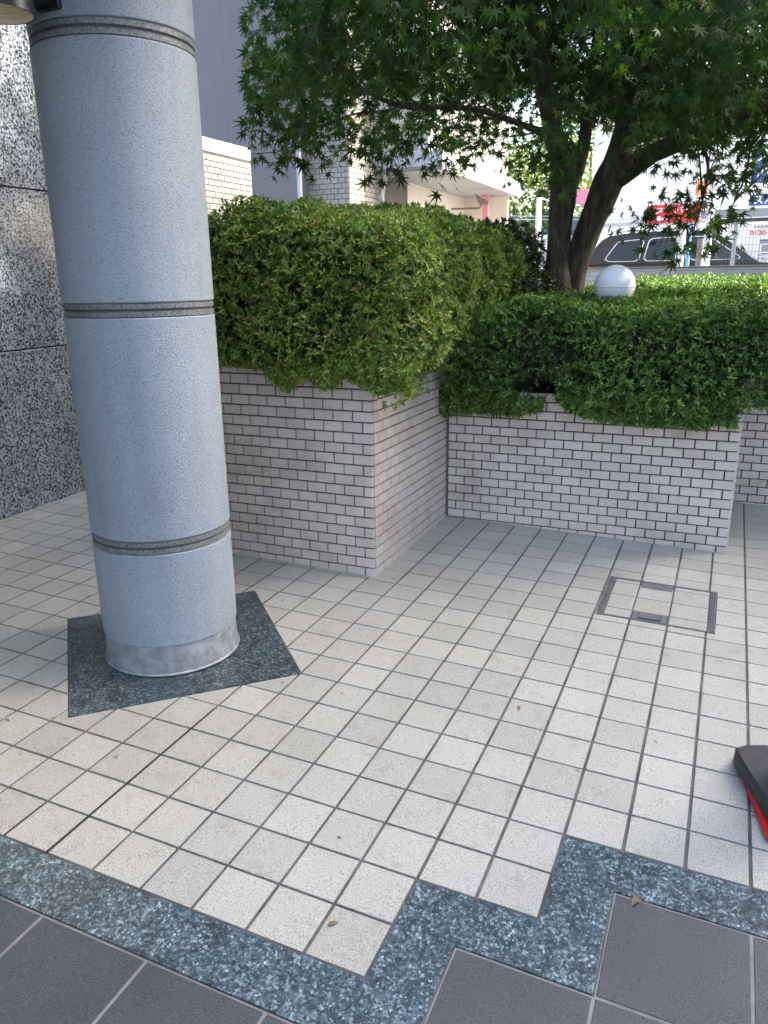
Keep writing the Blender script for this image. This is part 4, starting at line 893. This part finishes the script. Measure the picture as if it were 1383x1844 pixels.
sign('shop_sign', 'plain blue grey board just above the dark fence rail', 1262, 371, 1440, 394, 18.6, 'soffit', [])
s3 = sign('shop_sign', 'cream board with red telephone number behind the wire fence', 1262, 398, 1440, 480, 18.8, 'shop', [('EASHINSE', .66, .90, .10, 1.2, 'sgrey'), ('0120-020', .66, .76, .15, 1.2, 'sred')])
sign('poster', 'blue and white lettered poster at the edge of the fence', 1363, 430, 1420, 478, 18.5, 'sgrey', [('口', .22, .62, .5, 1, 'swhite'), ('語', .22, .2, .42, 1, 'swhite'), ('ー', .3, .95, .4, 2, 'sblue')])
# poles
def pole(name, label, x, ytop, D, r, m, lean=0, zb=GZ, ztop=None):
    p0 = far(x, 478, D); zt2 = far(x, ytop, D)[2] if ztop is None else ztop; o_ = empty(name, label, 'pole', (p0[0], p0[1], zb)); MB().lathe([(r * 1.1, 0), (r, .1), (r * .9, zt2 - zb)], 20).build('shaft', m, o_, True)
    MB().lathe([(r * 1.6, 0), (r * 1.6, .03)], 20).build('foot', m, o_)
    return o_
pole('street_pole', 'thick pale grey pole in front of the black suv', 1222, 405, 14.5, .075, 'pole'); pole('street_pole', 'slim blue post beside the thick pale grey pole', 1237, 405, 15.0, .035, 'bluep')
pole('street_pole', 'short brown grey post just behind the wire fence', 1258, 430, 14.0, .055, 'gutter'); po = pole('utility_pole', 'tall blue grey pole rising past the orange sign', 1270, 100, 16.0, .07, 'pole')
po2 = pole('utility_pole', 'cream concrete utility pole with a white bracket left of the trunk', 966, 356, 24.0, .09, 'cpole')
MB().tube([(0, 0, 1.6), (.25, 0, 1.65), (.42, 0, 2.9), (.1, 0, 3.0)], .03, 6).build('bracket', 'trim', po2)
c0 = far(1036, 371, TD); c1 = onY(1163, 368, SY - .3); cm = (c0 + c1) / 2 - [0, 0, .05]
tag(MB().tube(smooth_path([c0 - [.05, 0, 0], c0 * .8 + c1 * .2 - [0, 0, .03], cm, c1], 6), .007, 6).build('cable', 'steel_d'), 'thin black cable stretched from the maple trunk towards the shop', 'cable')
for k_, yy_ in enumerate((386, 392)):
    a_2 = far(900, yy_, 28); b_2 = far(1000, yy_ + 1, 28); tag(MB().tube([a_2 - (b_2 - a_2) * 2, (a_2 + b_2) / 2 - [0, 0, .05], b_2 + (b_2 - a_2) * 2], .012, 5).build('cable', 'pole'), ['upper pale power line crossing behind the cream utility pole', 'lower pale power line crossing behind the cream utility pole'][k_], 'cable')
# far house, van, trees
hz = far(960, 410, 34); hs_ = empty('far_house', 'dark roofed house behind the cream utility pole', 'house', (hz[0], hz[1], GZ))
hh_ = hz[2] - GZ; MB().box((-1.6, 0, 0), (3, 4, hh_ - .2)).build('wall', 'cream', hs_)
MB().add([(-1.9, -.4, hh_ - .2), (3.3, -.4, hh_ - .2), (3.3, 4.4, hh_ - .2), (-1.9, 4.4, hh_ - .2), (-1.9, 2, hh_ + .55), (3.3, 2, hh_ + .55)], [(0, 1, 5, 4), (2, 3, 4, 5), (0, 4, 3), (1, 2, 5), (0, 3, 2, 1)]).build('roof', 'roofd', hs_)
wn = MB().box((-1.2, -.03, hh_ - 1.2), (2.4, 0, hh_ - .5)).build('window', 'roofd', hs_)
vz = far(958, 478, 30); vn = empty('parked_van', 'white box van parked beyond the cream utility pole', 'van', (vz[0] - .7, vz[1], GZ))
MB().box((-.4, 0, .4), (1.9, 4.4, far(958, 424, 30)[2] - GZ), .05).build('cargo_box', 'wcar', vn); MB().box((-.25, -.02, 1.2), (1.75, 0, 2.2)).build('rear_door', 'cap', vn)
for x in (-.2, 1.5):
    for y in (.7, 3.6): MB().lathe([(.1, -.1), (.36, -.1), (.36, .1), (.1, .1)], 20).build('wheel', 'tyre', vn, loc=(x, y, .36), rot=(0, R(90), 0))
def far_tree(label, x, y, D, rx, rz, n):
    c_ = far(x, y, D); o_ = empty('street_tree', label, 'tree', (c_[0], c_[1], GZ), group='trees across the street'); d = rvec(n); rr = (.45 + .55 * rng.random(n) ** .5) * (1 + .28 * vnoise(d * 3.1 + x)); P_ = d * np.array([rx, rx, rz]) * rr[:, None] + [0, 0, c_[2] - GZ]
    keep = vnoise(P_ * 1.1 + 5) > -.35; P_ = P_[keep]; k = len(P_); a = (P_, unit(rvec(k) + [0, 0, -.3]), unit(rvec(k) + [0, 0, .8]), rng.uniform(.16, .3, k), rng.uniform(.10, .18, k), np.clip(rng.normal(.45, .25, k) + vnoise(P_ * .8) * .4, 0, 1))
    link('crown', leaves_mesh('crown', *a), 'fleaf', o_); MB().tube([(0, 0, 0), (.05, 0, (c_[2] - GZ) * .6), (0, .05, c_[2] - GZ)], [.16, .12, .05], 10).build('trunk', 'bark', o_)
far_tree('yellow green tree between the tiled building and the utility pole', 925, 370, 32, 1.9, 1.7, 2600)
far_tree('tall green tree above the far dark roofed house', 975, 330, 40, 3.0, 2.6, 2600)
far_tree('pale green tree rising behind the fork of the maple stems', 1065, 270, 44, 3.4, 3.4, 3000)
far_tree('green tree behind the shop roof near the tall blue grey pole', 1330, 235, 46, 4.0, 2.2, 2600)

# ------------------------------------------------------------------ unseen building added right of the forecourt to throw the shade
nb = empty('added_shade_building', 'plain pale building added out of view right of the forecourt for its shade', 'building', (8.5, 0, 0))
NBY = 7.3
MB().box((0, -14, -.3), (7, NBY, 13.2)).build('wall', 'shop', nb); MB().box((-.1, -14.1, 13.2), (7.1, NBY + .1, 13.5)).build('parapet', 'cap', nb)
for j in range(3):
    for i in range(8): f_ = MB().box((-.04, -13 + 2.5 * i, 1.2 + 3.6 * j), (.0, -11.4 + 2.5 * i, 2.9 + 3.6 * j)).build('window', 'trim', nb); MB().box((-.05, -12.94 + 2.5 * i, 1.26 + 3.6 * j), (-.04, -11.46 + 2.5 * i, 2.84 + 3.6 * j)).build('pane', 'glass', f_)
